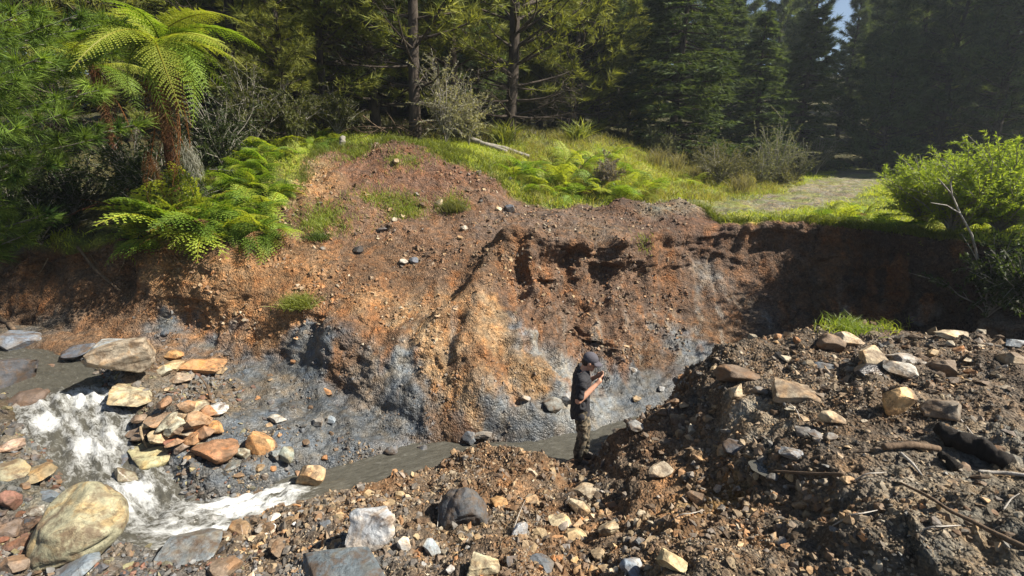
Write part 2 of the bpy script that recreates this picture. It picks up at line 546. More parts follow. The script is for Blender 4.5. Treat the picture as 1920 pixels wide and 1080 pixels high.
row([('w', 34, 8)] * 6 + [('w', 36, 7.6)] * 2 + [('w', 42, 7.2)] * 4 + [('w', 55, 6.5)] * 6)
row([('w', 130, 24)] * n)
CTRL = np.array(ROWS)                      # rows x cols x 3

def pchip(xk, Y, xq):
    """Monotone cubic interpolation of Y (k, ...) at xq."""
    xk = np.asarray(xk, float)
    h = np.diff(xk)
    sh = (len(h),) + (1,) * (Y.ndim - 1)
    hh = h.reshape(sh)
    d = np.diff(Y, axis=0) / hh
    m = np.zeros_like(Y)
    m[0], m[-1] = d[0], d[-1]
    w1, w2 = 2 * hh[1:] + hh[:-1], hh[1:] + 2 * hh[:-1]
    s = (np.sign(d[:-1]) * np.sign(d[1:])) > 0
    with np.errstate(divide='ignore', invalid='ignore'):
        hm = (w1 + w2) / (w1 / d[:-1] + w2 / d[1:])
    m[1:-1] = np.where(s, np.nan_to_num(hm), 0)
    i = np.clip(np.searchsorted(xk, xq, side='right') - 1, 0, len(xk) - 2)
    t = ((xq - xk[i]) / h[i]).reshape((len(xq),) + (1,) * (Y.ndim - 1))
    H = h[i].reshape(t.shape)
    return ((2 * t**3 - 3 * t**2 + 1) * Y[i] + (t**3 - 2 * t**2 + t) * H * m[i]
            + (-2 * t**3 + 3 * t**2) * Y[i + 1] + (t**3 - t**2) * H * m[i + 1])

NU = 690
uq = np.linspace(PX[0], PX[-1], NU)
SEG = [30, 66, 66, 46, 40, 56, 56, 52, 52, 30, 24, 24, 20, 14, 8]
tq = np.concatenate([np.arange(k) / k + i for i, k in enumerate(SEG)] + [[len(SEG)]])
cu = pchip(PX, np.transpose(CTRL, (1, 0, 2)), uq)          # NU x rows x 3
G = pchip(np.arange(len(ROWS)), np.transpose(cu, (1, 0, 2)), tq)   # NT x NU x 3
NT = len(tq)
TT, UU = np.meshgrid(tq, uq, indexing='ij')

def grid_normals(G):
    du = np.gradient(G, axis=1)
    dv = np.gradient(G, axis=0)
    return unit(np.cross(du, dv))

CREEK = [(-150, 645, 1.12, .32), (0, 668, 1.0, .36), (105, 722, .9, .48), (158, 790, .7, .48), (195, 860, .5, .46), (240, 930, .33, .42),
         (300, 975, .22, .34), (400, 966, .15, .28), (480, 945, .08, .25), (560, 914, .03, .25), (640, 893, .0, .25), (740, 868, 0, .27),
         (850, 846, -.01, .24), (960, 848, -.02, .24), (1050, 842, -.03, .28)]
ck = np.array([(*Pz(a, b, z), w) for a, b, z, w in CREEK] + [(1.9, 7.15, -.05, .38), (3.2, 7.9, -.07, .4), (5.0, 8.6, -.08, .4), (8, 8.5, -.1, .4)])
cs = np.concatenate([[0], np.cumsum(np.linalg.norm(np.diff(ck[:, :3], axis=0), axis=1))])
sq = np.linspace(0, cs[-1], 220)
CR = pchip(cs, ck, sq)

def creek_near(xy):
    """distance to the creek's centre line, its level and half width there"""
    d = np.full(len(xy), 1e9)
    k = np.zeros(len(xy), int)
    for i in range(0, len(CR), 1):
        dd = (xy[:, 0] - CR[i, 0]) ** 2 + (xy[:, 1] - CR[i, 1]) ** 2
        m = dd < d
        d[m] = dd[m]
        k[m] = i
    return np.sqrt(d), CR[k, 2], CR[k, 3]

Nn = grid_normals(G)
V = G.reshape(-1, 3).copy()
Nv = Nn.reshape(-1, 3)
T = TT.ravel()
U = UU.ravel()
def bump_at(px, py, Y, h, rx, ry):
    c = P(px, py, Y)
    g = np.exp(-((V[:, 0] - c[0]) / rx) ** 2 - ((V[:, 1] - c[1]) / ry) ** 2)
    V[:, 2] += h * g
for a in ((1175, 400, 13.6, .42, .5, .5), (1275, 400, 13.6, .38, .6, .45), (1230, 410, 13.2, .18, .5, .4), (1060, 405, 12.8, .14, .8, .5), (905, 858, 6.55, .26, .32, .22),
          (1000, 895, 5.9, .16, .5, .3), (1360, 690, 6.6, .12, .6, .4), (1420, 800, 4.9, .1, .5, .4), (640, 650, 8.5, .2, .5, .3), (600, 700, 8.1, .16, .5, .3),
          (1640, 610, 7.5, .18, .7, .5), (760, 330, 14, .15, 1.4, 1.0), (1000, 720, 7.9, .12, .35, .5), (880, 760, 7.4, .1, .25, .5), (1160, 850, 6.0, .25, .4, .35)):
    bump_at(*a)
# small scarp where the heap was cut: higher to the right of the line
def scarp(line, sel, amp, soft, reach, seed):
    q = V[sel][:, :2]
    q = q + 0.12 * np.stack([vnoise(V[sel] * 2.3, seed), vnoise(V[sel] * 2.3, seed + 1)], 1)
    best = np.full(len(q), 9.0)
    sgn = np.zeros(len(q))
    fade = np.zeros(len(q))
    for k, (a, b) in enumerate(zip(line[:-1], line[1:])):
        ab = b - a
        t = np.clip(((q - a) @ ab) / (ab @ ab), 0, 1)
        dv = q - (a + t[:, None] * ab)
        d = np.linalg.norm(dv, axis=1)
        s = np.sign(ab[0] * dv[:, 1] - ab[1] * dv[:, 0])
        m = d < best
        best[m] = d[m]
        sgn[m] = s[m]
        fade[m] = ((k + t) / (len(line) - 1))[m]
    e = sstep(0, .15, fade) * (1 - sstep(.6, 1, fade)) if amp > .2 else 1
    V[sel, 2] += amp * e * np.tanh(sgn * best / soft) * np.exp(-best / reach)
scarp(np.array([Pz(1285, 712, 1.45)[:2], Pz(1345, 800, 1.45)[:2], Pz(1400, 880, 1.5)[:2], Pz(1500, 950, 1.65)[:2], Pz(1640, 1060, 1.9)[:2]]), (V[:, 1] < 8) & (T < 3.4), .13, .16, .7, 91)
scarp(np.array([P(1010, 412, 12.3)[:2], P(940, 440, 11.0)[:2], P(890, 505, 10.0)[:2], P(855, 555, 9.3)[:2], P(800, 610, 8.7)[:2], P(760, 660, 8.1)[:2]]), (T > 5.6) & (T < 10.6), .4, .26, 1.1, 95)
# ---- relief: gullies and clods
bank = sstep(5.2, 6.0, T) * (1 - sstep(8.9, 9.4, T))
spoil = (1 - sstep(3.0, 3.9, T))
flatsoil = sstep(9.0, 9.5, T) * (1 - sstep(12.0, 13.0, T))
bench = sstep(3.2, 3.8, T) * (1 - sstep(5.2, 6.0, T))
farm = 1 - sstep(13.0, 14.0, T)
pw = V + 0.25 * np.stack([vnoise(V * 1.1, 5), vnoise(V * 1.1, 6), vnoise(V * 1.1, 7)], 1)
gul = fbm(pw * np.array([2.6, 0.7, 0.55]), 4, 11, 0.55)                  # runs down the slope
lump = fbm(pw * 1.5, 4, 21, 0.55)
w1, _ = worley(pw * 3.0, 41)
w2, _ = worley(V * 8.0 + 0.4 * np.stack([gul, lump, gul], 1), 51)
fine = fbm(V * 11.0, 3, 61, 0.6)
rough_bank = 0.42 + 0.42 * sstep(930, 1000, U) - 0.4 * sstep(1150, 1330, U) - 0.2 * sstep(6.6, 7.4, T) * sstep(430, 520, U) * (1 - sstep(860, 920, U))
disp = (bank * rough_bank * (0.17 * gul + 0.10 * lump + 0.13 * (0.55 - w1) + 0.055 * (0.5 - w2) + 0.022 * fine)
        + spoil * (0.10 * lump + 0.11 * (0.55 - w1) + 0.05 * (0.5 - w2) + 0.022 * fine)
        + bench * (0.09 * lump + 0.09 * (0.55 - w1) + 0.02 * (0.5 - w2) + 0.01 * fine)
        + flatsoil * (0.09 * lump + 0.06 * (0.55 - w1) + 0.03 * (0.5 - w2) + 0.012 * fine)
        + sstep(12.5, 13.5, T) * 0.12 * lump)
# ledges: broken, nearly horizontal steps in the cut face
led = vnoise(np.stack([V[:, 0] * 0.9, V[:, 1] * 0.9, V[:, 2] * 5.0 + lump], 1), 77)
disp = disp + bank * rough_bank * 0.07 * np.where(led > 0.05, 1, -1) * sstep(0.0, 0.25, np.abs(led - 0.05))
V = V + Nv * disp[:, None]
# lip overhang and ragged edge
V[:, 2] += np.exp(-((T - 9.1) / .5) ** 2) * (1 - sstep(480, 620, U)) * (0.32 * vnoise(V * np.array([1.3, 1.3, .2]), 83) + .12 * vnoise(V * 3.5, 84) - .12)
lipw = np.exp(-((T - 8.9) / 0.22) ** 2) * sstep(930, 1000, U)
V[:, 1] -= lipw * (0.10 + 0.14 * vnoise(V * np.array([1.7, 1.7, 0.3]), 81))
und = np.exp(-((T - 8.35) / 0.3) ** 2) * sstep(880, 960, U) * (1 - sstep(1080, 1200, U))
V[:, 1] += und * (0.04 + 0.22 * vnoise(V * np.array([1.5, 1.5, 0.5]), 82))
def dent(px, py, Y, depth, rx, rz):
    c = np.array(P(px, py, Y))
    g = np.exp(-((V[:, 0] - c[0]) / rx) ** 2 - ((V[:, 2] - c[2]) / rz) ** 2) * bank
    V[:, 1] += depth * g
    V[:, 2] += 0.15 * depth * g
for a in ((1150, 520, 10.9, .2, .5, .3), (1075, 640, 9.4, .4, .2, .2), (1115, 668, 9.0, .45, .35, .12), (240, 520, 10.0, .5, .25, .35),
          (1060, 500, 10.6, .35, .2, .3), (1290, 600, 10.9, .25, .3, .3), (620, 720, 8.2, .25, .3, .15), (150, 500, 10.1, .5, .35, .2), (330, 480, 10.0, .35, .5, .12), (60, 510, 10.2, .4, .4, .2)):
    dent(*a)
# ---- creek bed
xy = V[:, :2]
lowm = (T < 7.2) & (T > 0.9)
dcr = np.full(len(V), 99.0)
zcr = np.zeros(len(V))
wcr = np.full(len(V), 0.3)
a, b, c = creek_near(xy[lowm])
dcr[lowm], zcr[lowm], wcr[lowm] = a, b, c
edge = wcr + 0.08 * vnoise(V * 3.0, 33)
f = sstep(0, 1, (dcr - edge * 0.75) / 0.4)
bed = zcr - 0.16 + 0.05 * fine
zz = np.where(dcr < edge + 0.7, np.maximum(V[:, 2], zcr + 0.03 + 0.09 * (dcr - edge)), V[:, 2])
V[:, 2] = np.where(lowm, bed + (zz - bed) * f, V[:, 2])
for a in ((908, 862, 6.35, .34, .3, .16), (860, 872, 6.25, .2, .3, .15), (960, 885, 6.15, .2, .35, .18), (335, 805, 6.5, .3, .55, .3), (250, 745, 7.3, .2, .4, .3), (1086, 890, 6.05, -.14, .4, .22)):
    bump_at(*a)

# ---- what the ground is made of, where (own colours of clay, shale, spoil, turf; painted shade on the right wall)
ORANGE, OCHRE, RUST = (.23, .122, .056), (.255, .16, .085), (.122, .071, .044)
BROWN, SHADE, SHALE = (.125, .07, .038), (.05, .033, .024), (.075, .077, .079)
PALE, SPOIL, SPOILO, SAND = (.17, .166, .157), (.105, .074, .049), (.16, .09, .046), (.24, .19, .135)
BLOBS = [  # px, py, Y, radius, colour
    (60, 560, 10, .7, BROWN), (60, 480, 10.4, .8, BROWN), (200, 520, 10, .7, BROWN), (330, 520, 9.9, .7, ORANGE), (400, 560, 9.5, .6, ORANGE), (480, 540, 9.6, .6, ORANGE), (400, 470, 10.2, .5, BROWN),
    (250, 575, 9.7, .4, BROWN), (300, 620, 9.3, .28, SHALE), (400, 630, 9.0, .28, SHALE), (350, 610, 9.3, .22, SHALE), (420, 595, 9.2, .22, ORANGE), (520, 600, 9.0, .4, ORANGE), (560, 520, 9.8, .6, ORANGE), (620, 560, 9.3, .5, BROWN),
    (560, 640, 8.6, .3, SHALE), (620, 650, 8.4, .3, SHALE), (660, 620, 8.6, .3, RUST), (640, 690, 8.1, .26, BROWN), (560, 690, 8.3, .35, SHALE), (480, 690, 8.4, .35, SHALE), (680, 560, 9.2, .45, ORANGE), (720, 500, 10.2, .6, BROWN),
    (750, 620, 8.5, .35, BROWN), (780, 570, 8.9, .35, OCHRE), (760, 680, 7.9, .3, PALE), (800, 640, 8.3, .3, OCHRE), (840, 700, 7.7, .3, OCHRE), (860, 600, 8.7, .3, ORANGE), (920, 600, 8.8, .3, OCHRE), (900, 680, 7.9, .28, BROWN), (930, 650, 8.3, .25, OCHRE),
    (960, 720, 7.7, .3, OCHRE), (1000, 690, 8.0, .3, OCHRE), (940, 760, 7.3, .25, SHALE), (870, 770, 7.2, .28, OCHRE), (830, 800, 7.0, .25, BROWN), (880, 820, 6.9, .25, RUST), (760, 740, 7.5, .3, SHALE), (700, 720, 7.8, .35, (.14, .11, .085)),
    (1030, 750, 7.7, .25, SHALE), (1050, 700, 8.3, .22, PALE), (1000, 790, 7.2, .3, SHALE), (1060, 780, 7.5, .3, PALE), (970, 580, 9.3, .3, RUST), (1000, 640, 8.7, .2, PALE), (960, 620, 8.8, .18, SHALE),
    (930, 480, 10.3, .5, BROWN), (1000, 500, 10.4, .5, RUST), (1080, 500, 10.6, .5, RUST), (1060, 580, 9.8, .5, RUST), (1150, 600, 10, .6, RUST), (1200, 560, 10.8, .6, RUST), (1200, 660, 9.5, .4, BROWN), (1250, 500, 11.6, .6, RUST),
    (1140, 720, 8.5, .35, SHALE), (1220, 720, 8.8, .4, SHALE), (1120, 780, 7.8, .4, PALE), (1200, 780, 8.2, .5, SHALE), (1300, 660, 9.9, .5, SHALE), (1330, 520, 11.7, .35, (.14, .115, .095)), (1350, 570, 11.3, .5, RUST), (1350, 620, 10.7, .5, BROWN), (1420, 500, 12, .6, RUST), (1430, 600, 11, .5, (.12, .085, .06)),
    (1500, 460, 12.3, .6, RUST), (1560, 520, 11.8, .9, BROWN), (1650, 520, 11, .9, SHADE), (1800, 520, 9.5, 1.2, SHADE),  # last two: shade of the left-facing right wall, put into its colour
    (600, 700, 8.2, .3, SHALE), (500, 740, 7.7, .5, (.105, .092, .078)), (600, 760, 7.5, .4, SHALE), (700, 790, 7.2, .35, SHALE), (640, 830, 6.7, .45, SHALE), (560, 860, 6.3, .45, SHALE), (760, 810, 6.9, .3, SHALE),
    (450, 880, 5.9, .5, SHALE), (380, 900, 5.8, .45, SHALE), (300, 870, 6.0, .4, SHALE), (420, 780, 7.0, .4, (.13, .095, .06)), (330, 740, 7.3, .5, (.13, .10, .07)), (480, 790, 6.8, .4, SHALE), (350, 690, 8.0, .4, (.15, .09, .05)), (200, 720, 7.6, .5, (.09, .07, .05)),
    (60, 760, 6.6, .6, (.085, .065, .045)), (40, 850, 5.5, .6, (.10, .09, .075)), (80, 900, 5.0, .6, (.10, .095, .08)), (40, 980, 4.4, .6, (.09, .06, .045)), (60, 1060, 3.9, .6, (.10, .08, .06)), (300, 1040, 4.3, .5, (.09, .085, .08)), (250, 1000, 4.5, .4, (.08, .075, .07)), (60, 620, 9.4, .5, (.085, .07, .055)),
    (480, 1010, 4.5, .6, SPOIL), (560, 970, 4.9, .5, SPOIL), (700, 930, 5.3, .6, SPOILO), (620, 1060, 3.7, .5, (.10, .10, .10)), (800, 930, 5.3, .5, SPOIL), (900, 890, 5.9, .4, SPOILO), (950, 950, 5.0, .6, SPOILO), (820, 1030, 4.2, .6, SPOIL), (940, 1020, 4.2, .35, (.17, .13, .09)),
    (1000, 900, 5.6, .5, SPOILO), (1080, 920, 5.2, .5, SPOIL), (1150, 960, 4.7, .5, SPOIL), (1100, 1040, 3.9, .6, SPOILO), (1250, 980, 4.2, .6, SPOILO), (1330, 1010, 3.7, .5, (.20, .12, .045)), (1400, 1050, 3.3, .6, SPOILO), (1200, 1060, 3.7, .5, SPOIL),
    (1180, 850, 5.8, .5, BROWN), (1270, 780, 5.8, .5, (.10, .06, .035)), (1330, 760, 5.6, .4, SPOIL), (1420, 700, 5.9, .5, SPOIL), (1440, 860, 4.2, .3, SAND), (1410, 790, 4.9, .35, SAND), (1550, 720, 5.3, .8, SPOIL), (1700, 680, 5.3, .9, SPOIL), (1850, 700, 5, .9, SPOIL),
    (1650, 820, 4, .8, SPOIL), (1850, 830, 3.6, .7, (.15, .125, .095)), (1550, 950, 3.5, .8, SPOIL), (1750, 980, 2.9, .8, (.12, .095, .068)), (1880, 1000, 2.6, .8, (.15, .12, .085)), (1600, 1060, 2.9, .7, SPOIL),
    (560, 320, 13, .9, (.27, .18, .085)), (600, 340, 13, .7, ORANGE), (600, 400, 12, .9, BROWN), (700, 400, 12.2, 1.0, (.15, .085, .05)), (700, 320, 14, 1.2, (.15, .078, .046)), (830, 330, 14, 1.2, (.145, .075, .045)), (860, 380, 13, .9, (.145, .08, .046)), (800, 430, 11.8, .9, (.15, .085, .05)), (700, 470, 10.8, .7, BROWN),
    (950, 410, 12.4, .9, (.13, .085, .06)), (1060, 410, 12.6, .9, (.13, .085, .06)), (1200, 410, 13, .9, (.12, .07, .045)), (1280, 410, 13.4, .8, (.11, .06, .038)), (1100, 430, 11.8, .6, (.13, .085, .055)),
]
warp = V + 0.22 * np.stack([fbm(V * 2.2, 3, 101), fbm(V * 2.2, 3, 102), fbm(V * 2.2, 3, 103)], 1)
warp = warp + 0.10 * np.stack([fbm(V * 7.5, 2, 105), fbm(V * 7.5, 2, 106), 2.2 * vnoise(V * np.array([6, 6, .8]), 107)], 1)
warp = warp.astype(np.float32)
num = np.zeros((len(V), 3), np.float32)
den = np.full(len(V), 1e-9, np.float32)
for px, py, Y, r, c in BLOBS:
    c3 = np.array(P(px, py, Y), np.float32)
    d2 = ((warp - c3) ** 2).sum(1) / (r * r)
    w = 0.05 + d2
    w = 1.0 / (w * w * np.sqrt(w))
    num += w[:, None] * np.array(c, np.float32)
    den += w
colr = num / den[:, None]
# washes of pale silt and rust run down the cut face
st1 = sstep(.25, .7, fbm(V * np.array([5.5, 2.0, .7]), 3, 151)) * bank
st2 = sstep(.2, .7, fbm(V * np.array([4.0, 2.0, .6]) + 9, 3, 155)) * bank
colr = colr + (np.array([.21, .19, .16]) - colr) * (0.5 * st1 * sstep(650, 760, U) * (1 - sstep(6.9, 7.7, T)))[:, None]
colr = colr + (np.array([.22, .095, .035]) - colr) * (0.5 * st2)[:, None]
pat = fbm(V * 2.6, 3, 161)
colr = colr * (1 + 0.3 * pat * spoil)[:, None]
colr = colr * np.array([1.0, 1.05, 1.06])
# turf begins behind the lip
gstart = np.interp(U, [-300, 450, 520, 600, 750, 900, 960, 1000, 1100, 1170, 1250, 1300, 1350, 1400, 2200], [9.2, 9.3, 10.2, 12.1, 12.15, 12.0, 11.6, 11.35, 11.1, 11.0, 10.9, 10.3, 9.4, 9.12, 9.05])
turf = sstep(-0.15, 0.2, T - gstart + 0.35 * fbm(V * 0.9, 3, 121))
ROAD = np.array([P(1290, 402, 13.6)[:2], P(1400, 390, 15.2)[:2], P(1490, 375, 17.5)[:2], P(1555, 358, 21)[:2], P(1605, 341, 26.5)[:2], P(1610, 328, 34)[:2], P(1575, 318, 44)[:2], P(1530, 312, 60)[:2]])
dr = np.full(len(V), 99.0)
for a, b in zip(ROAD[:-1], ROAD[1:]):
    ab = b - a
    t = np.clip(((V[:, :2] - a) @ ab) / (ab @ ab), 0, 1)
    dr = np.minimum(dr, np.linalg.norm(V[:, :2] - (a + t[:, None] * ab), axis=1))
road = (1 - sstep(1.0, 1.8, dr + 0.4 * fbm(V * 1.2, 3, 131))) * sstep(9.6, 10.0, T) * (1 - sstep(34, 42, V[:, 1]))
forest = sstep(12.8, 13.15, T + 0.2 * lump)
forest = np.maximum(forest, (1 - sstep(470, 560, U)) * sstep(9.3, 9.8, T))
gcol = np.array([.14, .17, .025]) * (1 + 0.35 * fbm(V * 1.7, 3, 141)[:, None])
gcol = gcol + np.clip(fbm(V * 0.8, 2, 143), 0, 1)[:, None] * np.array([.09, .06, .01])
colr = colr + (gcol - colr) * turf[:, None]
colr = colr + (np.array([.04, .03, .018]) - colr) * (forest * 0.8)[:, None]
colr = colr + (np.array([.19, .165, .115]) - colr) * (road * np.clip(.75 + .6 * fbm(V * 1.6, 3, 171), 0, 1))[:, None]
colr = np.clip(colr, 0.012, 0.6)
greyness = np.clip(1 - (colr.max(1) - colr.min(1)) / colr.max(1) * 2.2, 0, 1) * (T < 8.5)
wet = np.maximum(greyness * 0.8 * (T > 3.2), (1 - sstep(0.0, 0.45, dcr - edge)) * 0.95)
colr *= (1 - 0.42 * (1 - sstep(0.0, 0.3, dcr - edge)))[:, None]            # soaked margin of the creek

ii = np.arange(NT - 1)[:, None] * NU + np.arange(NU - 1)[None, :]
quads = np.stack([ii, ii + 1, ii + NU + 1, ii + NU], -1).reshape(-1, 4)
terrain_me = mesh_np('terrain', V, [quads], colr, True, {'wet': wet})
terrain = obj('terrain', terrain_me, M['ground'], kind='structure', label='eroded creek valley of orange clay and grey shale with grassy top')
bpy.context.view_layer.update()

from mathutils.bvhtree import BVHTree
BVH = BVHTree.FromObject(terrain, bpy.context.evaluated_depsgraph_get())
CAMV = Vector((0, 0, CAMZ))
def hit(px, py):
    d = Vector(P(px, py, 10.0)) - CAMV
    d.normalize()
    loc, nor, _, _ = BVH.ray_cast(CAMV + d * 0.8, d)
    return (loc, nor) if loc is not None else (Vector(P(px, py, 12)), Vector((0, 0, 1)))
def ground(x, y, top=60.0):
    loc, nor, _, _ = BVH.ray_cast(Vector((x, y, top)), Vector((0, 0, -1)))
    return loc.z if loc is not None else 3.0
def at_px(px, Y):
    x = (px - 960.0) / F * Y / 1.03
    return Vector((x, Y, ground(x, Y)))

# ------------------------------------------------------------------ creek water
tanw = unit(np.gradient(CR[:, :2], axis=0))
perp = np.stack([-tanw[:, 1], tanw[:, 0]], 1)
NS, NW = 640, 46
s2 = np.linspace(0, cs[-1] * 0.999, NS)
C2 = pchip(cs, ck, s2)
tan2 = np.gradient(C2[:, :2], axis=0)
k = np.ones(31) / 31
tan2 = np.stack([np.convolve(np.pad(tan2[:, i], 15, mode='edge'), k, 'valid') for i in (0, 1)], 1)
tan2 = unit(tan2)
per2 = np.stack([-tan2[:, 1], tan2[:, 0]], 1)
lat = np.linspace(-1, 1, NW)
WV = np.zeros((NS, NW, 3))
for j, l in enumerate(lat):
    WV[:, j, :2] = C2[:, :2] + per2 * (l * (C2[:, 3] + 0.3))[:, None]
    WV[:, j, 2] = C2[:, 2] - 0.045
wv = WV.reshape(-1, 3)
slope = np.abs(np.gradient(C2[:, 2]) / np.maximum(np.gradient(s2), 1e-6))
slope = np.convolve(np.pad(slope, 10, mode='edge'), np.ones(21) / 21, 'valid')
rap = sstep(0.06, 0.19, slope)
pk = [Pz(a, b, z)[:2] for a, b, z in ((150, 775, .7), (120, 760, .78), (230, 925, .35), (190, 830, .56), (330, 985, .2), (420, 962, .13), (500, 940, .06), (545, 920, .04))]
boost = sum(np.exp(-((wv[:, :2] - np.array(q)) ** 2).sum(1) / r ** 2) for q, r in zip(pk, (.45, .4, .35, .3, .35, .4, .35, .22)))
S_ = np.repeat(s2, NW)
L_ = np.tile(lat, NS)
flow = np.stack([S_ * 1.6, L_ * 5.0, np.zeros_like(S_)], 1)
R_ = np.clip(np.repeat(rap, NW) * 0.35 + 0.75 * boost, 0, 1)
wn1 = fbm(flow * 2.2, 4, 201)
wv[:, 2] += (0.008 + 0.05 * R_) * wn1 + 0.022 * R_ * fbm(wv * 9, 3, 203, .65) + 0.05 * R_
foam = np.clip(0.05 + 0.85 * R_ * (0.7 + 0.55 * fbm(flow * 1.5, 4, 211)) + 0.15 * R_, 0, 1)
ii = np.arange(NS - 1)[:, None] * NW + np.arange(NW - 1)[None, :]
wq = np.stack([ii, ii + NW, ii + NW + 1, ii + 1], -1).reshape(-1, 4)
obj('creek_water', mesh_np('creek_water', wv, [wq], None, True, {'foam': foam, 'flow': flow * np.array([1.0, .55, 1])}), M['water'], kind='structure', label='murky creek with white rapids')
# puddle on the heap
pc, _ = hit(1452, 866)
gp = Geo()
an = np.linspace(0, 2 * np.pi, 40, endpoint=False)
rr = 1 + 0.2 * np.array([mnoise.noise(Vector((math.cos(a) * 1.5, math.sin(a) * 1.5, 3))) for a in an])
pz = min(ground(pc.x + dx, pc.y + dy) for dx in (-.1, 0, .1) for dy in (-.08, 0, .08)) + 0.03
ring = np.stack([pc.x + 0.22 * rr * np.cos(an), pc.y + 0.16 * rr * np.sin(an), np.full(40, pz)], 1)
gp.add(np.concatenate([ring, [[pc.x, pc.y, pz]]]), [[i, (i + 1) % 40, 40] for i in range(40)])
pm = mesh_np('puddle', np.concatenate(gp.v), [np.concatenate(gp.f[3])], None, True, {'foam': np.zeros(41), 'flow': ring.tolist() and np.concatenate([ring, [[pc.x, pc.y, pz]]])})
obj('puddle', pm, M['water'], kind='structure', label='small muddy puddle on the spoil heap')

# ------------------------------------------------------------------ stones
def ico(sub):
    bm = bmesh.new()
    bmesh.ops.create_icosphere(bm, subdivisions=sub, radius=1.0)
    bm.verts.ensure_lookup_table()
    v = np.array([x.co[:] for x in bm.verts])
    f = np.array([[q.index for q in t.verts] for t in bm.faces])
    bm.free()
    return v, f
ICO = {k: ico(k) for k in (1, 2, 3, 4, 5)}

def rock_shape(seed, sub, planes, rough, flat=0.0, rnd=None):
    r = np.random.default_rng(seed)
    v, f = ICO[sub]
    v = v.copy()
    v *= (1 + 0.22 * vnoise(v * 0.9 + seed * 3.1, seed))[:, None]
    for _ in range(planes):
        nrm = unit(r.normal(size=3))
        d = r.uniform(0.4, 0.78)
        over = np.maximum(0, v @ nrm - d)
        v -= over[:, None] * nrm
    # two bedding planes
    if flat:
        nrm = unit(np.array([r.normal() * .2, r.normal() * .2, 1]))
        h = v @ nrm
        v -= (h * flat)[:, None] * nrm
    if rough:
        v *= (1 + rough * fbm(v * 2.4 + seed, 3, seed + 5) + rough * 0.35 * fbm(v * 7 + seed, 2, seed + 9))[:, None]
        led = vnoise(np.stack([v[:, 0] * .8, v[:, 1] * .8, v[:, 2] * 4], 1) + seed, seed + 2)
        v *= (1 + rough * 0.5 * np.sign(led) * sstep(0, .12, np.abs(led)))[:, None]
    lo, hi = v.min(0), v.max(0)
    v = (v - (lo + hi) / 2) / (hi - lo)
    return v, f

ROCKS = {'angular': [], 'round': [], 'slab': []}
for i in range(8):
    ROCKS['angular'].append(mesh_np('stone', *[(v, [f]) for v, f in [rock_shape(300 + i, 5, 17, .022)]][0]))
for i in range(5):
    ROCKS['round'].append(mesh_np('stone', *[(v, [f]) for v, f in [rock_shape(340 + i, 4, 7, .06)]][0]))
for i in range(5):
    ROCKS['slab'].append(mesh_np('stone', *[(v, [f]) for v, f in [rock_shape(380 + i, 5, 14, .025, .45)]][0]))
for lst in ROCKS.values():
    for me in lst:
        me.materials.append(M['stone'])
WETROCK = {}
def wet_version(me):
    if me.name not in WETROCK:
        c = me.copy()
        c.materials.clear()
        c.materials.append(M['wet_stone'])
        WETROCK[me.name] = c
    return WETROCK[me.name]

TAN, PTAN, OR, OCH, WHT = (.34, .25, .15), (.46, .39, .28), (.36, .19, .085), (.40, .30, .17), (.52, .50, .46)
BG, DBG, OLV, BRN, RED = (.20, .20, .195), (.085, .09, .10), (.26, .235, .13), (.16, .11, .07), (.20, .085, .05)
BLK, GRY, PINK = (.03, .03, .032), (.17, .162, .148), (.36, .24, .18)
taken = []
def place_rock(px, py, w, h, col, kind, label, name='stone', seed=None, me=None, yaw=None, sink=0.3, wet=False, group=None, cat='stone', tilt=None, aspect=None, zs=1.0):
    r = random.Random(seed if seed is not None else int(px * 7 + py))
    loc, nor = hit(px, py + h * 0.28)
    dist = (loc - CAMV).dot(Vector((0, CP, -SP)))
    sx = w * dist / F
    dn = (CAMV - loc).normalized()
    a = math.asin(max(0.1, min(0.95, dn.z)))
    sy = sx * (aspect if aspect else r.uniform(0.75, 1.0))
    hh = h * dist / F
    sz = max(0.3 * sx, (hh - 0.55 * sy * math.sin(a)) / math.cos(a) * 1.12)
    sz = min(sz, 1.3 * sx)
    if kind == 'slab':
        sz = min(sz, .42 * sx)
    sz *= zs
    if me is None:
        me = r.choice(ROCKS[kind])
        if wet:
            me = wet_version(me)
    o = obj(name, me)
    o.scale = (sx * .97, sy * .97, sz * .97)
    o.rotation_euler = (r.uniform(-.2, .2), r.uniform(-.2, .2), (yaw if yaw is not None else r.choice([0, math.pi]) + r.uniform(-.35, .35)))
    if tilt:
        o.rotation_euler[0], o.rotation_euler[1] = tilt
    o.location = loc + Vector((0, 0, sz * (0.5 - sink)))
    o.color = (*col, 1)
    o['label'] = label
    o['category'] = cat
    if group:
        o['group'] = group
    taken.append((px, py, w, h))
    return o

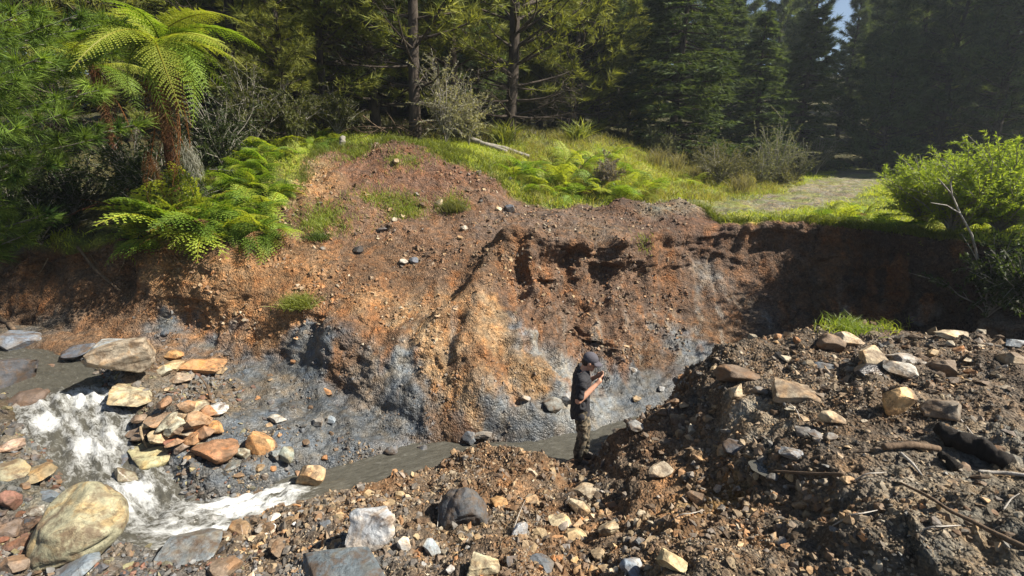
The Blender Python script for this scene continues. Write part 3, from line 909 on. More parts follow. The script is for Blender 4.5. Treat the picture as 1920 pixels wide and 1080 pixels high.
# ---- the big ones, one by one
big_v, big_f = rock_shape(504, 5, 4, .03)
nrm = unit(np.array([0.12, -0.35, 0.9]))
hh = big_v @ nrm + 0.05 * vnoise(big_v * 4, 3)
big_v = big_v * (1 - 0.085 * np.exp(-((hh - 0.12) / 0.018) ** 2))[:, None]
hh = big_v @ unit(np.array([1, -.2, .3])) + 0.06 * vnoise(big_v * 4, 5)
big_v = big_v * (1 - 0.05 * np.exp(-((hh + 0.05) / 0.014) ** 2))[:, None]
big_me = mesh_np('boulder', big_v, [big_f])
big_me.materials.append(M['stone'])
place_rock(168, 985, 166, 140, (.26, .24, .155), 'round', 'big round olive boulder with a cracked face beside the creek', 'boulder', me=big_me, sink=.12, cat='boulder', yaw=0)
v_, f_ = rock_shape(512, 5, 9, .04)
blk = mesh_np('boulder', v_, [f_]); blk.materials.append(M['stone'])
place_rock(243, 683, 112, 76, (.29, .24, .175), 'angular', 'large blocky grey-brown boulder perched above the rapids', 'boulder', me=blk, sink=-.05, cat='boulder', yaw=.2)
place_rock(247, 742, 92, 48, (.34, .30, .2), 'angular', 'pale fractured boulder right under the large blocky boulder', 'boulder', sink=.2, cat='boulder')
place_rock(208, 647, 78, 32, (.33, .36, .37), 'slab', 'pale blue-grey slab leaning behind the large blocky boulder', 'slab_stone', sink=.1)
v_, f_ = rock_shape(523, 5, 5, .06)
dome = mesh_np('boulder', v_, [f_]); dome.materials.append(M['stone'])
place_rock(868, 955, 96, 96, (.075, .078, .082), 'round', 'rounded dark grey boulder spotted with mud in the centre foreground', 'boulder', me=dome, sink=.25, cat='boulder')
v_, f_ = rock_shape(531, 5, 8, .07)
wst = mesh_np('boulder', v_, [f_]); wst.materials.append(M['stone'])
place_rock(700, 980, 92, 84, (.38, .385, .385), 'round', 'white-streaked grey boulder left of the rounded dark one', 'boulder', me=wst, sink=.2, cat='boulder')
place_rock(640, 1058, 240, 70, (.115, .135, .145), 'slab', 'huge flat blue-grey slab at the bottom edge of the picture', 'slab_stone', sink=.55, cat='boulder', aspect=.6, zs=.5, tilt=(-.1, .05))
place_rock(366, 1018, 112, 54, (.15, .165, .17), 'slab', 'dark blue-grey slab at the water below the white chute', 'slab_stone', sink=.25, wet=True)
place_rock(278, 1003, 84, 52, (.085, .09, .095), 'slab', 'wet black-grey stone between olive boulder and dark slab', 'slab_stone', sink=.3, wet=True)
place_rock(135, 1066, 92, 36, (.15, .175, .195), 'slab', 'blue-grey flat stone below the big olive boulder', 'slab_stone', sink=.25)
place_rock(585, 898, 52, 64, (.40, .29, .17), 'angular', 'pointed tan stone standing upright at the edge of the chute', 'stone', sink=.15, yaw=.7)
place_rock(632, 910, 62, 34, (.42, .34, .24), 'slab', 'flat pale tan stone right of the pointed upright one', 'stone')
PB = Vector(P(1086, 866, 6.35))
bo_ = place_rock(1088, 882, 74, 44, (.14, .085, .055), 'round', 'brown boulder under the boots of the person', 'boulder', sink=.3, cat='boulder')
bo_.scale = (.66, .55, .34)
bo_.rotation_euler = (0, 0, .3)
bo_.location = PB + Vector((.06, .0, -.135))
place_rock(1378, 697, 82, 44, (.15, .105, .07), 'round', 'mud-coated brown boulder at the left end of the heap crest', 'boulder', cat='boulder')
place_rock(1480, 728, 88, 50, (.27, .22, .155), 'round', 'broad grey-tan boulder half sunk in the right heap', 'boulder', cat='boulder', sink=.3)
place_rock(1680, 755, 66, 60, (.50, .38, .22), 'angular', 'pale tan angular block in the middle of the right heap', 'boulder', cat='boulder', sink=.12, yaw=.6)
place_rock(1553, 637, 58, 38, (.2, .135, .085), 'round', 'brown boulder on the crest left of a pale one', 'boulder', cat='boulder')
place_rock(1586, 631, 46, 30, (.46, .38, .27), 'angular', 'pale stone on the crest just below the grass tuft', 'stone')
place_rock(1635, 664, 62, 34, (.43, .34, .22), 'angular', 'pale tan wedge-shaped stone above the black shale slab', 'stone')
place_rock(1694, 668, 52, 28, (.42, .40, .36), 'angular', 'light grey stone just behind the whitish block of the heap', 'stone')
place_rock(1688, 688, 60, 34, (.46, .43, .37), 'angular', 'whitish block next to the black shale slab', 'stone')
place_rock(1628, 692, 62, 34, (.028, .028, .03), 'slab', 'shiny black shale slab on the right heap', 'slab_stone', wet=True)
place_rock(1540, 684, 42, 22, (.12, .14, .16), 'slab', 'dark blue-grey slab left of the black shale', 'slab_stone')
place_rock(1790, 627, 58, 24, (.5, .41, .28), 'slab', 'flat pale stone at the skyline right of the grass tuft', 'stone')
place_rock(1765, 686, 52, 38, (.17, .125, .085), 'round', 'rounded brown stone right of the whitish block', 'stone')
place_rock(1897, 668, 42, 28, (.30, .23, .15), 'angular', 'tan stone near the right edge on the heap crest', 'stone')
place_rock(1903, 641, 42, 20, (.36, .38, .38), 'slab', 'light grey flat stone at the right edge of the crest', 'stone')
place_rock(1380, 733, 32, 34, (.44, .35, .23), 'angular', 'small pale upright stone under the mud-coated boulder', 'stone')
place_rock(1557, 780, 46, 30, (.42, .32, .2), 'round', 'smooth tan cobble left of the pale angular block', 'stone')
place_rock(1768, 766, 70, 50, (.17, .14, .105), 'round', 'dull brown-grey boulder right of the pale angular block', 'boulder', cat='boulder')
place_rock(1505, 808, 32, 26, GRY, 'round', 'grey cobble leftmost of three in a row on the heap', 'stone')
place_rock(1531, 816, 28, 22, (.15, .15, .15), 'round', 'dark grey cobble in the middle of the row of three', 'stone')
place_rock(1557, 818, 28, 22, GRY, 'round', 'grey cobble rightmost of three in a row on the heap', 'stone')
place_rock(1380, 838, 50, 38, (.10, .10, .105), 'round', 'dark grey stone at the rim of the cut bank by the puddle', 'stone')
place_rock(1482, 845, 46, 26, (.25, .27, .29), 'angular', 'blue-grey stone beside the small puddle', 'stone')
place_rock(1238, 878, 48, 26, (.43, .36, .26), 'slab', 'pale flat stone in the shaded foot of the heap', 'stone')
place_rock(1310, 930, 44, 34, BRN, 'angular', 'brown block below the cut bank of the heap', 'stone')
place_rock(1258, 1046, 56, 46, (.46, .37, .21), 'angular', 'yellow rock at the bottom right of centre', 'stone')
place_rock(1186, 1062, 46, 36, (.22, .25, .28), 'angular', 'blue-grey stone left of the yellow rock', 'stone')
place_rock(905, 1056, 66, 50, (.46, .40, .26), 'round', 'pale yellow stone at the bottom edge below the dark boulder', 'stone')
place_rock(975, 988, 32, 50, (.40, .41, .42), 'angular', 'upright grey-white stone right of the dark boulder', 'stone')
place_rock(1050, 975, 44, 32, (.52, .43, .27), 'round', 'cream coloured stone right of the upright grey-white one', 'stone')
place_rock(935, 940, 38, 30, (.36, .21, .09), 'round', 'orange cobble touching the right of the dark boulder', 'stone')
place_rock(1108, 918, 72, 32, (.40, .33, .23), 'slab', 'long pale stone in front of the boots of the person', 'stone')
place_rock(1080, 1000, 48, 36, OCH, 'angular', 'ochre block below the cream coloured stone', 'stone')
place_rock(1140, 985, 42, 34, (.40, .33, .22), 'round', 'pale round stone right of the ochre block', 'stone')
place_rock(1085, 945, 40, 34, (.46, .38, .25), 'angular', 'pale block between the long pale stone and the ochre block', 'stone')
place_rock(812, 1017, 44, 52, (.27, .31, .33), 'slab', 'pale blue-grey upright slab right of the white-streaked boulder', 'slab_stone', tilt=(.5, .4))
place_rock(758, 1015, 26, 40, WHT, 'angular', 'narrow white stone at the foot of the white-streaked boulder', 'stone')
place_rock(960, 1040, 26, 56, (.13, .145, .16), 'slab', 'dark upright slate left of the sandy patch', 'slab_stone', tilt=(.9, .3))
place_rock(1015, 1052, 50, 34, (.11, .12, .13), 'angular', 'dark grey stone at the bottom of the sandy patch', 'stone')
place_rock(530, 1020, 44, 30, (.2, .14, .09), 'slab', 'brown plate-like stone at the left edge of the gravel bank', 'stone')
place_rock(452, 985, 48, 34, (.30, .20, .11), 'angular', 'rust-topped stone below the white chute', 'stone', wet=True)
place_rock(420, 1050, 62, 60, (.2, .145, .10), 'slab', 'brown layered slab right of the dark blue-grey slab', 'slab_stone')
# rock pile on the grey bench
pile = [(408, 836, 92, 50, (.28, .15, .08), 'round', 'smooth rusty brown boulder at the right front of the rock pile'),
        (495, 826, 52, 50, (.44, .26, .12), 'angular', 'square orange block standing apart from the rock pile'),
        (538, 850, 34, 34, (.22, .24, .2), 'round', 'grey-green cobble right of the square orange block'),
        (516, 852, 24, 22, (.24, .26, .25), 'round', 'small grey cobble under the square orange block'),
        (290, 842, 100, 50, (.36, .33, .19), 'angular', 'pale yellow fractured boulder at the front of the rock pile'),
        (335, 797, 44, 40, (.42, .40, .30), 'angular', 'pale green and orange stone in the middle of the pile'),
        (300, 783, 60, 34, (.29, .20, .13), 'slab', 'long brown plate at the upper left of the pile'),
        (376, 786, 52, 40, (.33, .21, .12), 'angular', 'brown-orange block at the top right of the pile'),
        (408, 768, 40, 26, WHT, 'round', 'whitish stone at the top right end of the pile'),
        (372, 762, 44, 30, (.37, .32, .22), 'round', 'rounded tan stone on top of the pile'),
        (402, 800, 48, 28, (.44, .27, .12), 'angular', 'orange block above the smooth rusty boulder'),
        (352, 807, 38, 24, (.40, .35, .26), 'slab', 'pale wedge stone in the heart of the pile'),
        (362, 822, 38, 28, (.36, .20, .10), 'round', 'rusty round stone left of the smooth rusty boulder'),
        (322, 826, 32, 18, (.26, .12, .08), 'slab', 'red-brown brick-like stone in the pile'),
        (300, 814, 30, 24, (.33, .27, .2), 'angular', 'tan stone above the pale yellow fractured boulder'),
        (250, 812, 48, 32, (.2, .15, .11), 'slab', 'dark brown slanted plate at the left end of the pile'),
        (343, 840, 28, 22, (.27, .22, .18), 'angular', 'small grey-brown cube at the front of the pile'),
        (352, 858, 22, 16, (.42, .27, .13), 'angular', 'small orange stone fallen in front of the pile'),
        (432, 872, 36, 18, (.16, .17, .16), 'slab', 'grey flat stone below the smooth rusty boulder'),
        (455, 850, 30, 24, (.30, .30, .24), 'round', 'pale grey-green stone right of the smooth rusty boulder'),
        (218, 864, 54, 42, (.12, .135, .155), 'slab', 'dark blue stone at the left foot of the pile in the water'),
        (240, 898, 46, 52, (.22, .20, .14), 'angular', 'olive upright stone at the water below the pile'),
        (390, 683, 74, 30, (.40, .22, .10), 'slab', 'flat rusty orange stone on the ledge behind the pile'),
        (332, 664, 34, 22, (.42, .25, .11), 'angular', 'orange stone next to the large blocky boulder'),
        (328, 684, 44, 24, (.40, .29, .16), 'angular', 'yellow-orange stone on the ledge between boulder and rusty flat stone'),
        (310, 696, 30, 24, (.45, .41, .3), 'angular', 'small cream stone at the right side of the blocky boulder'),
        (345, 706, 48, 18, (.36, .28, .2), 'slab', 'thin tan plate in front of the ledge stones'),
        (410, 695, 28, 20, (.37, .27, .15), 'round', 'egg-shaped tan stone right of the ledge stones'),
        (310, 758, 22, 16, (.3, .18, .12), 'round', 'small red cobble behind the rock pile'),
        (520, 783, 36, 14, (.36, .36, .33), 'slab', 'pale grey flat stone on the dark bench'),
        (597, 790, 22, 22, (.18, .21, .24), 'angular', 'blue-grey cube in the bench, left of two'),
        (622, 786, 20, 18, (.22, .25, .27), 'angular', 'blue-grey cube in the bench, right of two')]
for a in pile:
    place_rock(*a, wet=(a[1] > 860), sink=.2)
rp = random.Random(44)
for i, (px, py, w, h) in enumerate([(318, 800, 40, 26), (345, 785, 36, 24), (300, 832, 44, 28), (268, 828, 40, 26), (330, 840, 34, 22), (372, 806, 34, 24), (388, 818, 40, 24), (282, 800, 36, 22), (355, 775, 36, 24), (395, 782, 34, 22), (262, 790, 36, 18), (312, 770, 34, 20), (380, 842, 30, 20), (335, 815, 30, 20)]):
    o_ = place_rock(px, py, w, h, rp.choice([(.34, .22, .13), (.37, .29, .18), (.28, .17, .10), (.36, .33, .24), (.24, .18, .13)]), rp.choice(['angular', 'slab', 'angular']), '%s stone wedged in the rock pile on the bench, %s' % (('upper' if py < 800 else 'lower'), ('left side' if px < 310 else 'middle' if px < 360 else 'right side')), sink=.1, group='stones filling the rock pile', seed=i + 900)
    o_.location.z += rp.uniform(.03, .13)
    o_.rotation_euler[0] += rp.uniform(-.5, .5)
    o_.rotation_euler[1] += rp.uniform(-.5, .5)
# left margin
for a in [(38, 632, 74, 40, (.14, .16, .19), 'slab', 'dark blue-grey rock shelf at the left edge by the upper creek'), (150, 655, 60, 24, (.12, .13, .15), 'slab', 'low grey rock across the upper creek'),
          (24, 832, 48, 30, (.40, .29, .22), 'round', 'pinkish tan cobble at the left edge'), (24, 882, 52, 40, (.22, .20, .13), 'round', 'olive stone below the pinkish cobble'),
          (68, 886, 60, 34, (.25, .20, .12), 'round', 'olive-brown stone at the water on the left'), (20, 935, 38, 40, (.2, .10, .07), 'round', 'red-brown stone at the left edge'),
          (14, 700, 90, 90, (.07, .07, .075), 'round', 'black shaded boulder at the left edge of the rapids'), (88, 928, 44, 22, (.13, .15, .165), 'slab', 'blue-grey wedge stone left above the olive boulder'),
          (70, 955, 34, 24, (.3, .29, .25), 'round', 'pale grey cobble left of the olive boulder'), (50, 1010, 56, 40, (.17, .10, .07), 'angular', 'red-brown block left of the olive boulder'),
          (90, 1000, 40, 60, (.18, .15, .1), 'angular', 'dull olive stone touching the olive boulder'), (30, 1055, 60, 44, (.2, .15, .11), 'angular', 'brown stone in the lower left corner'),
          (22, 985, 44, 34, (.14, .11, .09), 'slab', 'dark brown plate at the lower left edge'), (60, 745, 70, 50, (.12, .085, .065), 'round', 'brown submerged rock left of the rapids'),
          (95, 690, 40, 24, (.20, .14, .11), 'round', 'brown rock in the upper creek')]:
    place_rock(*a, wet=a[0] > 60)
# far bank and slope
for a in [(757, 490, 20, 12, (.38, .34, .28), 'round', 'white stone by the tyre track on the slope'), (775, 488, 20, 14, (.12, .13, .15), 'angular', 'dark shale lump beside the white stone of the slope'), (823, 380, 15, 14, PTAN, 'angular', 'pale stone below the top of the mound'),
          (742, 302, 14, 10, TAN, 'angular', 'tan chip high on the mound'), (870, 427, 16, 12, (.46, .42, .34), 'round', 'pale stone left of the track top'), (955, 390, 22, 16, (.12, .13, .15), 'angular', 'dark block at the foot of the mound'),
          (935, 392, 12, 10, PTAN, 'angular', 'pale chip at the right foot of the mound'), (715, 430, 26, 12, (.1, .1, .11), 'slab', 'dark flat stone on the middle of the slope'), (672, 466, 30, 18, (.1, .095, .09), 'angular', 'dark lump on the lower slope'),
          (1035, 755, 46, 36, (.19, .19, .17), 'round', 'smooth grey boulder set in the bank left of the person'), (1060, 742, 26, 28, (.34, .35, .35), 'angular', 'pale grey cube next to the smooth boulder in the bank'),
          (905, 812, 36, 22, (.24, .22, .19), 'round', 'grey-brown stone at the far edge of the pool'), (880, 818, 28, 26, (.14, .15, .16), 'angular', 'dark stone at the far edge of the pool'), (790, 838, 26, 26, (.17, .18, .19), 'angular', 'upright grey stone standing in the pool margin'),
          (735, 842, 30, 22, (.12, .13, .14), 'round', 'dark wet stone at the pool left of the upright one'), (1195, 795, 40, 24, (.23, .23, .22), 'angular', 'grey stone behind the person at the foot of the bank'), (310, 622, 22, 14, (.13, .15, .17), 'angular', 'blue-grey lump on the left shale band'),
          (985, 745, 20, 16, (.3, .29, .27), 'angular', 'light grey stone in the lower ochre bank'), (1185, 690, 18, 12, (.33, .33, .32), 'angular', 'light chip in the bank right of the cap'), (1240, 728, 16, 12, (.33, .33, .32), 'angular', 'light chip at the right of the grey bank foot')]:
    place_rock(*a)
# ---- the next sizes down, scattered by region
def colour_word(c):
    v = max(c)
    sat = (max(c) - min(c)) / v
    if sat < .2:
        return 'dark grey' if v < .16 else 'grey' if v < .36 else 'whitish'
    if c[2] > c[0]:
        return 'blue-grey'
    if v < .2:
        return 'dark brown'
    return ('orange' if sat > .68 else 'ochre' if sat > .58 else 'tan') if v < .42 else 'pale cream'
r2 = random.Random(99)
REG = [((1420, 1900), (660, 1000), 74, (14, 28), 'stone on top of the right heap', 'stones on the right heap', [PTAN, TAN, TAN, GRY, BRN, BRN, (.3, .25, .18), (.14, .13, .12)]),
       ((1180, 1400), (700, 900), 22, (14, 26), 'stone in the shaded face of the right heap', 'stones in the shaded heap face', [BRN, TAN, BRN, (.14, .11, .08)]),
       ((960, 1500), (930, 1075), 46, (15, 32), 'stone in the foreground right of the dark boulder', 'stones in the right foreground', [OCH, PTAN, OR, TAN, BRN, TAN, (.2, .17, .14), BG]),
       ((480, 900), (920, 1075), 38, (13, 28), 'stone in the gravel left of the dark boulder', 'stones in the left foreground', [BG, GRY, TAN, OCH, BRN, WHT, (.13, .14, .15), BRN]),
       ((5, 250), (820, 1075), 22, (18, 36), 'stone beside the rapids on the left', 'stones along the rapids', [OLV, BRN, DBG, GRY, RED]),
       ((260, 640), (660, 890), 34, (10, 22), 'stone on the grey bench beyond the chute', 'small stones on the bench', [GRY, DBG, TAN, OR, BRN, (.15, .155, .16)]),
       ((600, 960), (300, 470), 22, (9, 16), 'stone on the brown mound slope', 'small stones on the mound', [TAN, PTAN, BRN, GRY, BRN])]
def inside_creek(loc):
    d = (CR[:, 0] - loc.x) ** 2 + (CR[:, 1] - loc.y) ** 2
    k = int(d.argmin())
    return d[k] < CR[k, 3] ** 2
for (x0, x1), (y0, y1), cnt, (s0, s1), lab, grp, cols in REG:
    done = tries = 0
    while done < cnt and tries < 1500:
        tries += 1
        px, py = r2.uniform(x0, x1), r2.uniform(y0, y1)
        w = s0 + (s1 - s0) * r2.random() ** 2.2
        h = w * r2.uniform(.55, .9)
        if any(abs(px - a) < (w + c) * .45 and abs(py - b) < (h + d) * .45 for a, b, c, d in taken):
            continue
        loc, nor = hit(px, py)
        if loc.y > 17 or nor.z < 0.25 or inside_creek(loc):
            continue
        fx = r2.uniform(.7, 1.15)
        colx = tuple(c * fx for c in r2.choice(cols))
        kd = r2.choice(['angular', 'angular', 'slab', 'slab', 'round'])
        third = (px - x0) / (x1 - x0)
        text = '%s %s %s %s, %s' % (('large', 'small')[w < (s0 + s1) * .42], colour_word(colx), {'angular': 'angular', 'slab': 'flat', 'round': 'rounded'}[kd], lab,
                                   'left part' if third < .33 else 'middle part' if third < .67 else 'right part')
        place_rock(px, py, w, h, colx, kd, text, 'stone', seed=done + int(px), group=grp, sink=.4)
        done += 1

# ---- gravel: too many to count
Vg = V.reshape(NT, NU, 3)
Ng = grid_normals(Vg)
Cg = colr.reshape(NT, NU, 3)
TURFM = turf.reshape(NT, NU)
dcg = (dcr - wcr).reshape(NT, NU)
cell = np.linalg.norm(np.cross(Vg[1:, :-1] - Vg[:-1, :-1], Vg[:-1, 1:] - Vg[:-1, :-1]), axis=2)
def gravel(name, label, t0, t1, u0, u1, count, s0, s1, palette, own, sub, seed, steep=0.2):
    r = np.random.default_rng(seed)
    t, u = TT[:-1, :-1], UU[:-1, :-1]
    w = cell * (t >= t0) * (t < t1) * (u >= u0) * (u < u1) * (Ng[:-1, :-1, 2] > steep) * (1 - .8 * TURFM[:-1, :-1]) * (dcg[:-1, :-1] > -0.05)
    d = np.linalg.norm(Vg[:-1, :-1] - np.array([0, 0, CAMZ]), axis=2)
    w = w / (d * d)
    clump = fbm(Vg[:-1, :-1].reshape(-1, 3) * 1.3, 3, seed).reshape(w.shape)
    w = w * np.clip(0.4 + 1.5 * clump, 0.05, 3)
    w = (w / w.sum()).ravel()
    idx = r.choice(len(w), count, p=w)
    i, j = idx // (NU - 1), idx % (NU - 1)
    a, b = r.random(count)[:, None], r.random(count)[:, None]
    pos = Vg[i, j] + a * (Vg[i + 1, j] - Vg[i, j]) + b * (Vg[i, j + 1] - Vg[i, j])
    nor = Ng[i, j]
    size = (s0 + (s1 - s0) * r.random(count) ** 3.0) * np.clip(np.linalg.norm(pos - [0, 0, CAMZ], axis=1) / 6.5, .6, 1.7)
    if sub == 0:
        bv = np.array([[x, y, z] for x in (-1, 1) for y in (-1, 1) for z in (-1, 1)], float) * 0.62
        bf = np.array([[0, 1, 3, 2], [4, 6, 7, 5], [0, 4, 5, 1], [2, 3, 7, 6], [0, 2, 6, 4], [1, 5, 7, 3]])
    else:
        bv, bf = ICO[sub]
    k = len(bv)
    vv = np.broadcast_to(bv, (count, k, 3)) + r.normal(size=(count, k, 3)) * (0.22 if sub < 2 else 0.05)
    if sub >= 2 or sub == 1:
        for _ in range(9 if sub == 2 else 3):
            pn = unit(r.normal(size=(count, 1, 3)))
            ov = np.maximum(0, (vv * pn).sum(2, keepdims=True) - r.uniform(.4, .8, (count, 1, 1)))
            vv = vv - ov * pn
    vv = vv * (np.stack([r.uniform(.7, 1.25, count), r.uniform(.6, 1, count), r.uniform(.35, .8, count)], 1)[:, None, :])
    # random rotation
    qn = unit(r.normal(size=(count, 4)))
    w_, x_, y_, z_ = qn.T
    Rm = np.stack([np.stack([1 - 2 * (y_ * y_ + z_ * z_), 2 * (x_ * y_ - z_ * w_), 2 * (x_ * z_ + y_ * w_)], 1),
                   np.stack([2 * (x_ * y_ + z_ * w_), 1 - 2 * (x_ * x_ + z_ * z_), 2 * (y_ * z_ - x_ * w_)], 1),
                   np.stack([2 * (x_ * z_ - y_ * w_), 2 * (y_ * z_ + x_ * w_), 1 - 2 * (x_ * x_ + y_ * y_)], 1)], 1)
    vv = np.einsum('nij,nkj->nki', Rm, vv) * (size[:, None, None] * 0.5)
    vv = vv + (pos + nor * (size * 0.04)[:, None])[:, None, :]
    pal = np.array(palette)
    c = pal[r.integers(0, len(pal), count)] * r.uniform(.45, 1.2, (count, 1))
    c = c + (Cg[i, j] * 1.15 - c) * (own * r.random((count, 1)) ** .5)
    ff = (bf[None] + (np.arange(count) * k)[:, None, None]).reshape(-1, bf.shape[1])
    me = mesh_np(name, vv.reshape(-1, 3), [ff], np.repeat(c, k, 0), False)
    return obj(name, me, M['gravel'], kind='stuff', label=label, category='gravel')
warmp = [TAN, PTAN, OR, BRN, BRN, OCH, GRY, (.12, .08, .05)]
heapp = [TAN, PTAN, TAN, BRN, GRY, (.3, .24, .16), (.12, .10, .08), (.2, .15, .1)]
greyp = [DBG, BG, GRY, (.12, .125, .13), (.16, .165, .17), BRN]
gravel('cobbles', 'fist-sized cobbles strewn over the foreground', .9, 3.6, 420, 2100, 6500, .035, .15, warmp + [TAN, (.26, .24, .21), GRY, (.2, .16, .12), BRN, (.11, .10, .09)], .5, 1, 601)
gravel('gravel', 'fine gravel on the heap and foreground bank', .9, 3.9, 420, 2100, 28000, .016, .06, heapp, .45, 0, 602)
gravel('creek_gravel', 'wet gravel beside the rapids', .9, 4.6, -100, 480, 3600, .03, .11, greyp + [OLV, RED], .5, 1, 603)
gravel('bench_gravel', 'grey shale chips on the bench and bank foot', 3.2, 6.4, 250, 1300, 1800, .018, .06, greyp, .85, 0, 604)
gravel('slope_gravel', 'brown gravel on the slope and track', 6.0, 12.4, 300, 1290, 6500, .02, .08, warmp, .8, 0, 605, .15)

# ------------------------------------------------------------------ trees
Z = np.array([0, 0, 1.0])
def pine_meshes(seed, H, base, Lmax, r0, wh=0.5, per=5, tufts=15, spk=8, slen=.34, swid=.034, up=.35, dead=0.0, cone=0.9, cols=((.03, .05, .016), (.075, .095, .03)), lean=0.0, droop=0.0, flat=False):
    """Trunk mesh (with limbs and dead twigs) and crown mesh of a conifer."""
    r = np.random.default_rng(seed)
    tr, cr = Geo(), Geo()
    hs = np.linspace(-0.4, H, 14)
    axis = np.stack([0.10 * np.sin(hs * .5 + seed) + lean * hs, 0.10 * np.cos(hs * .4 + seed * 2), hs], 1)
    rad = r0 * np.clip(1 - hs / H, 0.02, 1) ** 0.8
    rad[0] *= 1.25
    tr.add(*tube(axis, rad, 9), (1, 1, 1))
    c0, c1 = np.array(cols[0]), np.array(cols[1])
    tw_b, tw_d, tw_l = [], [], []
    h = dead if dead else base
    while h < H - 0.3:
        frac = h / H
        living = h > base
        L0 = Lmax * (np.clip((1 - frac), 0.03, 1) ** cone) * (0.75 if not living else 1)
        for _ in range(per):
            az = r.uniform(0, 2 * np.pi)
            L = L0 * r.uniform(.6, 1.15)
            e0 = r.uniform(up - .3, up + .15) - droop
            s = np.linspace(0, 1, 6)
            d = np.array([np.cos(az), np.sin(az), 0])
            p0 = np.array([np.interp(h, hs, axis[:, 0]), np.interp(h, hs, axis[:, 1]), h])
            bend = r.uniform(.05, .3) * (1 if not flat else -.25)
            side = np.array([-d[1], d[0], 0])
            wob = r.normal() * .12
            pts = p0 + np.outer(s * L, d) + np.outer((np.tan(e0) * s + bend * s * s - (0.25 * s if not living else 0)) * L, Z) + np.outer(np.sin(s * 3) * wob * L, side)
            tr.add(*tube(pts, np.linspace(min(.045, r0 * .3), .006, 6) * (L / 3 + .35), 4), (1, 1, 1))
            nt = int(tufts * (0.4 + 0.6 * L / Lmax)) + 2
            ss = r.uniform(.22, 1.0, nt) ** .75
            ss[0] = 1.0
            bp = np.stack([np.interp(ss, s, pts[:, k]) for k in range(3)], 1)
            sg = r.choice([-1, 1], nt)
            tl = L * (.12 + .26 * (1 - ss)) * r.uniform(.5, 1.3, nt)
            tdir = unit(np.outer(np.ones(nt), d) * .7 + side * (sg * r.uniform(.5, 1.1, nt))[:, None] + Z * r.uniform(-.25, .35 if not flat else .05, nt)[:, None])
            tip = bp + tdir * tl[:, None]
            tw_b.append(bp); tw_d.append(tdir); tw_l.append(tl)
            if not living and r.random() < .8:
                # bare twigs
                nn = 3 * nt
                k = r.integers(0, nt, nn)
                tw_b.append(bp[k] + tdir[k] * (tl[k] * r.random(nn))[:, None]); tw_d.append(unit(tdir[k] + .8 * r.normal(size=(nn, 3)))); tw_l.append(r.uniform(.15, .5, nn))
                continue
            # foliage tufts along twigs
            m = spk
            k = np.repeat(np.arange(nt), m)
            f = r.random(len(k)) ** .6
            b = bp[k] + tdir[k] * (tl[k] * f)[:, None]
            dd = unit(tdir[k] * .9 + .55 * r.normal(size=(len(k), 3)) * (np.array([1, 1, .35]) if flat else 1) + Z * (0.25 if not flat else -.1))
            V_, F_ = spikes(b, dd, slen * r.uniform(.6, 1.25, len(k)), swid * r.uniform(.7, 1.4, len(k)), r)
            tone = np.clip(r.normal(.5, .25, nt), 0, 1)[k]
            cc = (c0 + (c1 - c0) * tone[:, None]) * r.uniform(.75, 1.25, (len(k), 1))
            cr.add(V_, F_, np.repeat(cc, 3, 0))
        h += wh * r.uniform(.6, 1.3)
    tb, td, tl = np.concatenate(tw_b), np.concatenate(tw_d), np.concatenate(tw_l)
    V_, F_ = spikes(tb, td, tl * 1.05, .016, r)
    tr.add(V_, F_, (1, 1, 1))
    tm, cm = tr.mesh('trunk'), cr.mesh('crown', False)
    tm.materials.append(M['bark'])
    cm.materials.append(M['needle'])
    return tm, cm

OLIVE = ((.085, .11, .022), (.26, .27, .07))
DEEP = ((.045, .075, .036), (.15, .19, .085))
FIRC = ((.03, .055, .022), (.11, .145, .05))
PV = {
    'open': [pine_meshes(11, 17, 2.8, 3.4, .2, dead=1.2, tufts=16, spk=11, cols=OLIVE), pine_meshes(12, 16, 2.6, 3.2, .17, dead=1.4, tufts=16, spk=11, cols=OLIVE, lean=.015), pine_meshes(13, 18, 2.2, 3.8, .23, dead=.9, tufts=18, spk=11, cols=OLIVE, lean=.05)],
    'full': [pine_meshes(21, 13, .8, 3.2, .17, dead=.3, tufts=18, spk=12, up=.3, cols=OLIVE), pine_meshes(22, 14, .6, 3.4, .18, tufts=18, spk=12, up=.25, cols=OLIVE)],
    'dark': [pine_meshes(31, 19, 3.5, 3.6, .22, dead=1.5, tufts=20, spk=11, slen=.55, swid=.06, cols=DEEP), pine_meshes(32, 21, 4.5, 3.9, .25, dead=2, tufts=20, spk=11, slen=.55, swid=.06, cols=DEEP, lean=-.02), pine_meshes(33, 18, 2.5, 3.8, .2, dead=1, tufts=22, spk=11, slen=.55, swid=.06, cols=DEEP, lean=.03)],
    'thicket': [pine_meshes(51, 12, .3, 3.4, .16, wh=.42, tufts=18, spk=9, slen=.6, swid=.07, up=.25, cols=DEEP, cone=.6), pine_meshes(52, 13, .5, 3.6, .17, wh=.42, tufts=18, spk=9, slen=.6, swid=.07, up=.2, cols=OLIVE, cone=.6)],
    'fir': [pine_meshes(41, 11.5, .3, 3.3, .2, wh=.30, per=8, tufts=26, spk=6, slen=.36, swid=.06, up=.1, flat=True, cols=FIRC, cone=.75, droop=.1), pine_meshes(42, 9, .2, 2.6, .16, wh=.28, per=8, tufts=22, spk=6, slen=.34, swid=.06, up=.1, flat=True, cols=FIRC, cone=.75, droop=.1)],
}
def tree(kind, i, px, Y, scale, label, name='pine_tree', group=None, rot=None, dz=-.05):
    tm, cm = PV[kind][i % len(PV[kind])]
    t = thing(name, label, 'tree', at_px(px, Y) + Vector((0, 0, dz)), rot if rot is not None else random.uniform(0, 6.28), group)
    t.scale = (scale, scale, scale)
    obj('trunk', tm, None, t)
    obj('crown', cm, None, t)
    return t
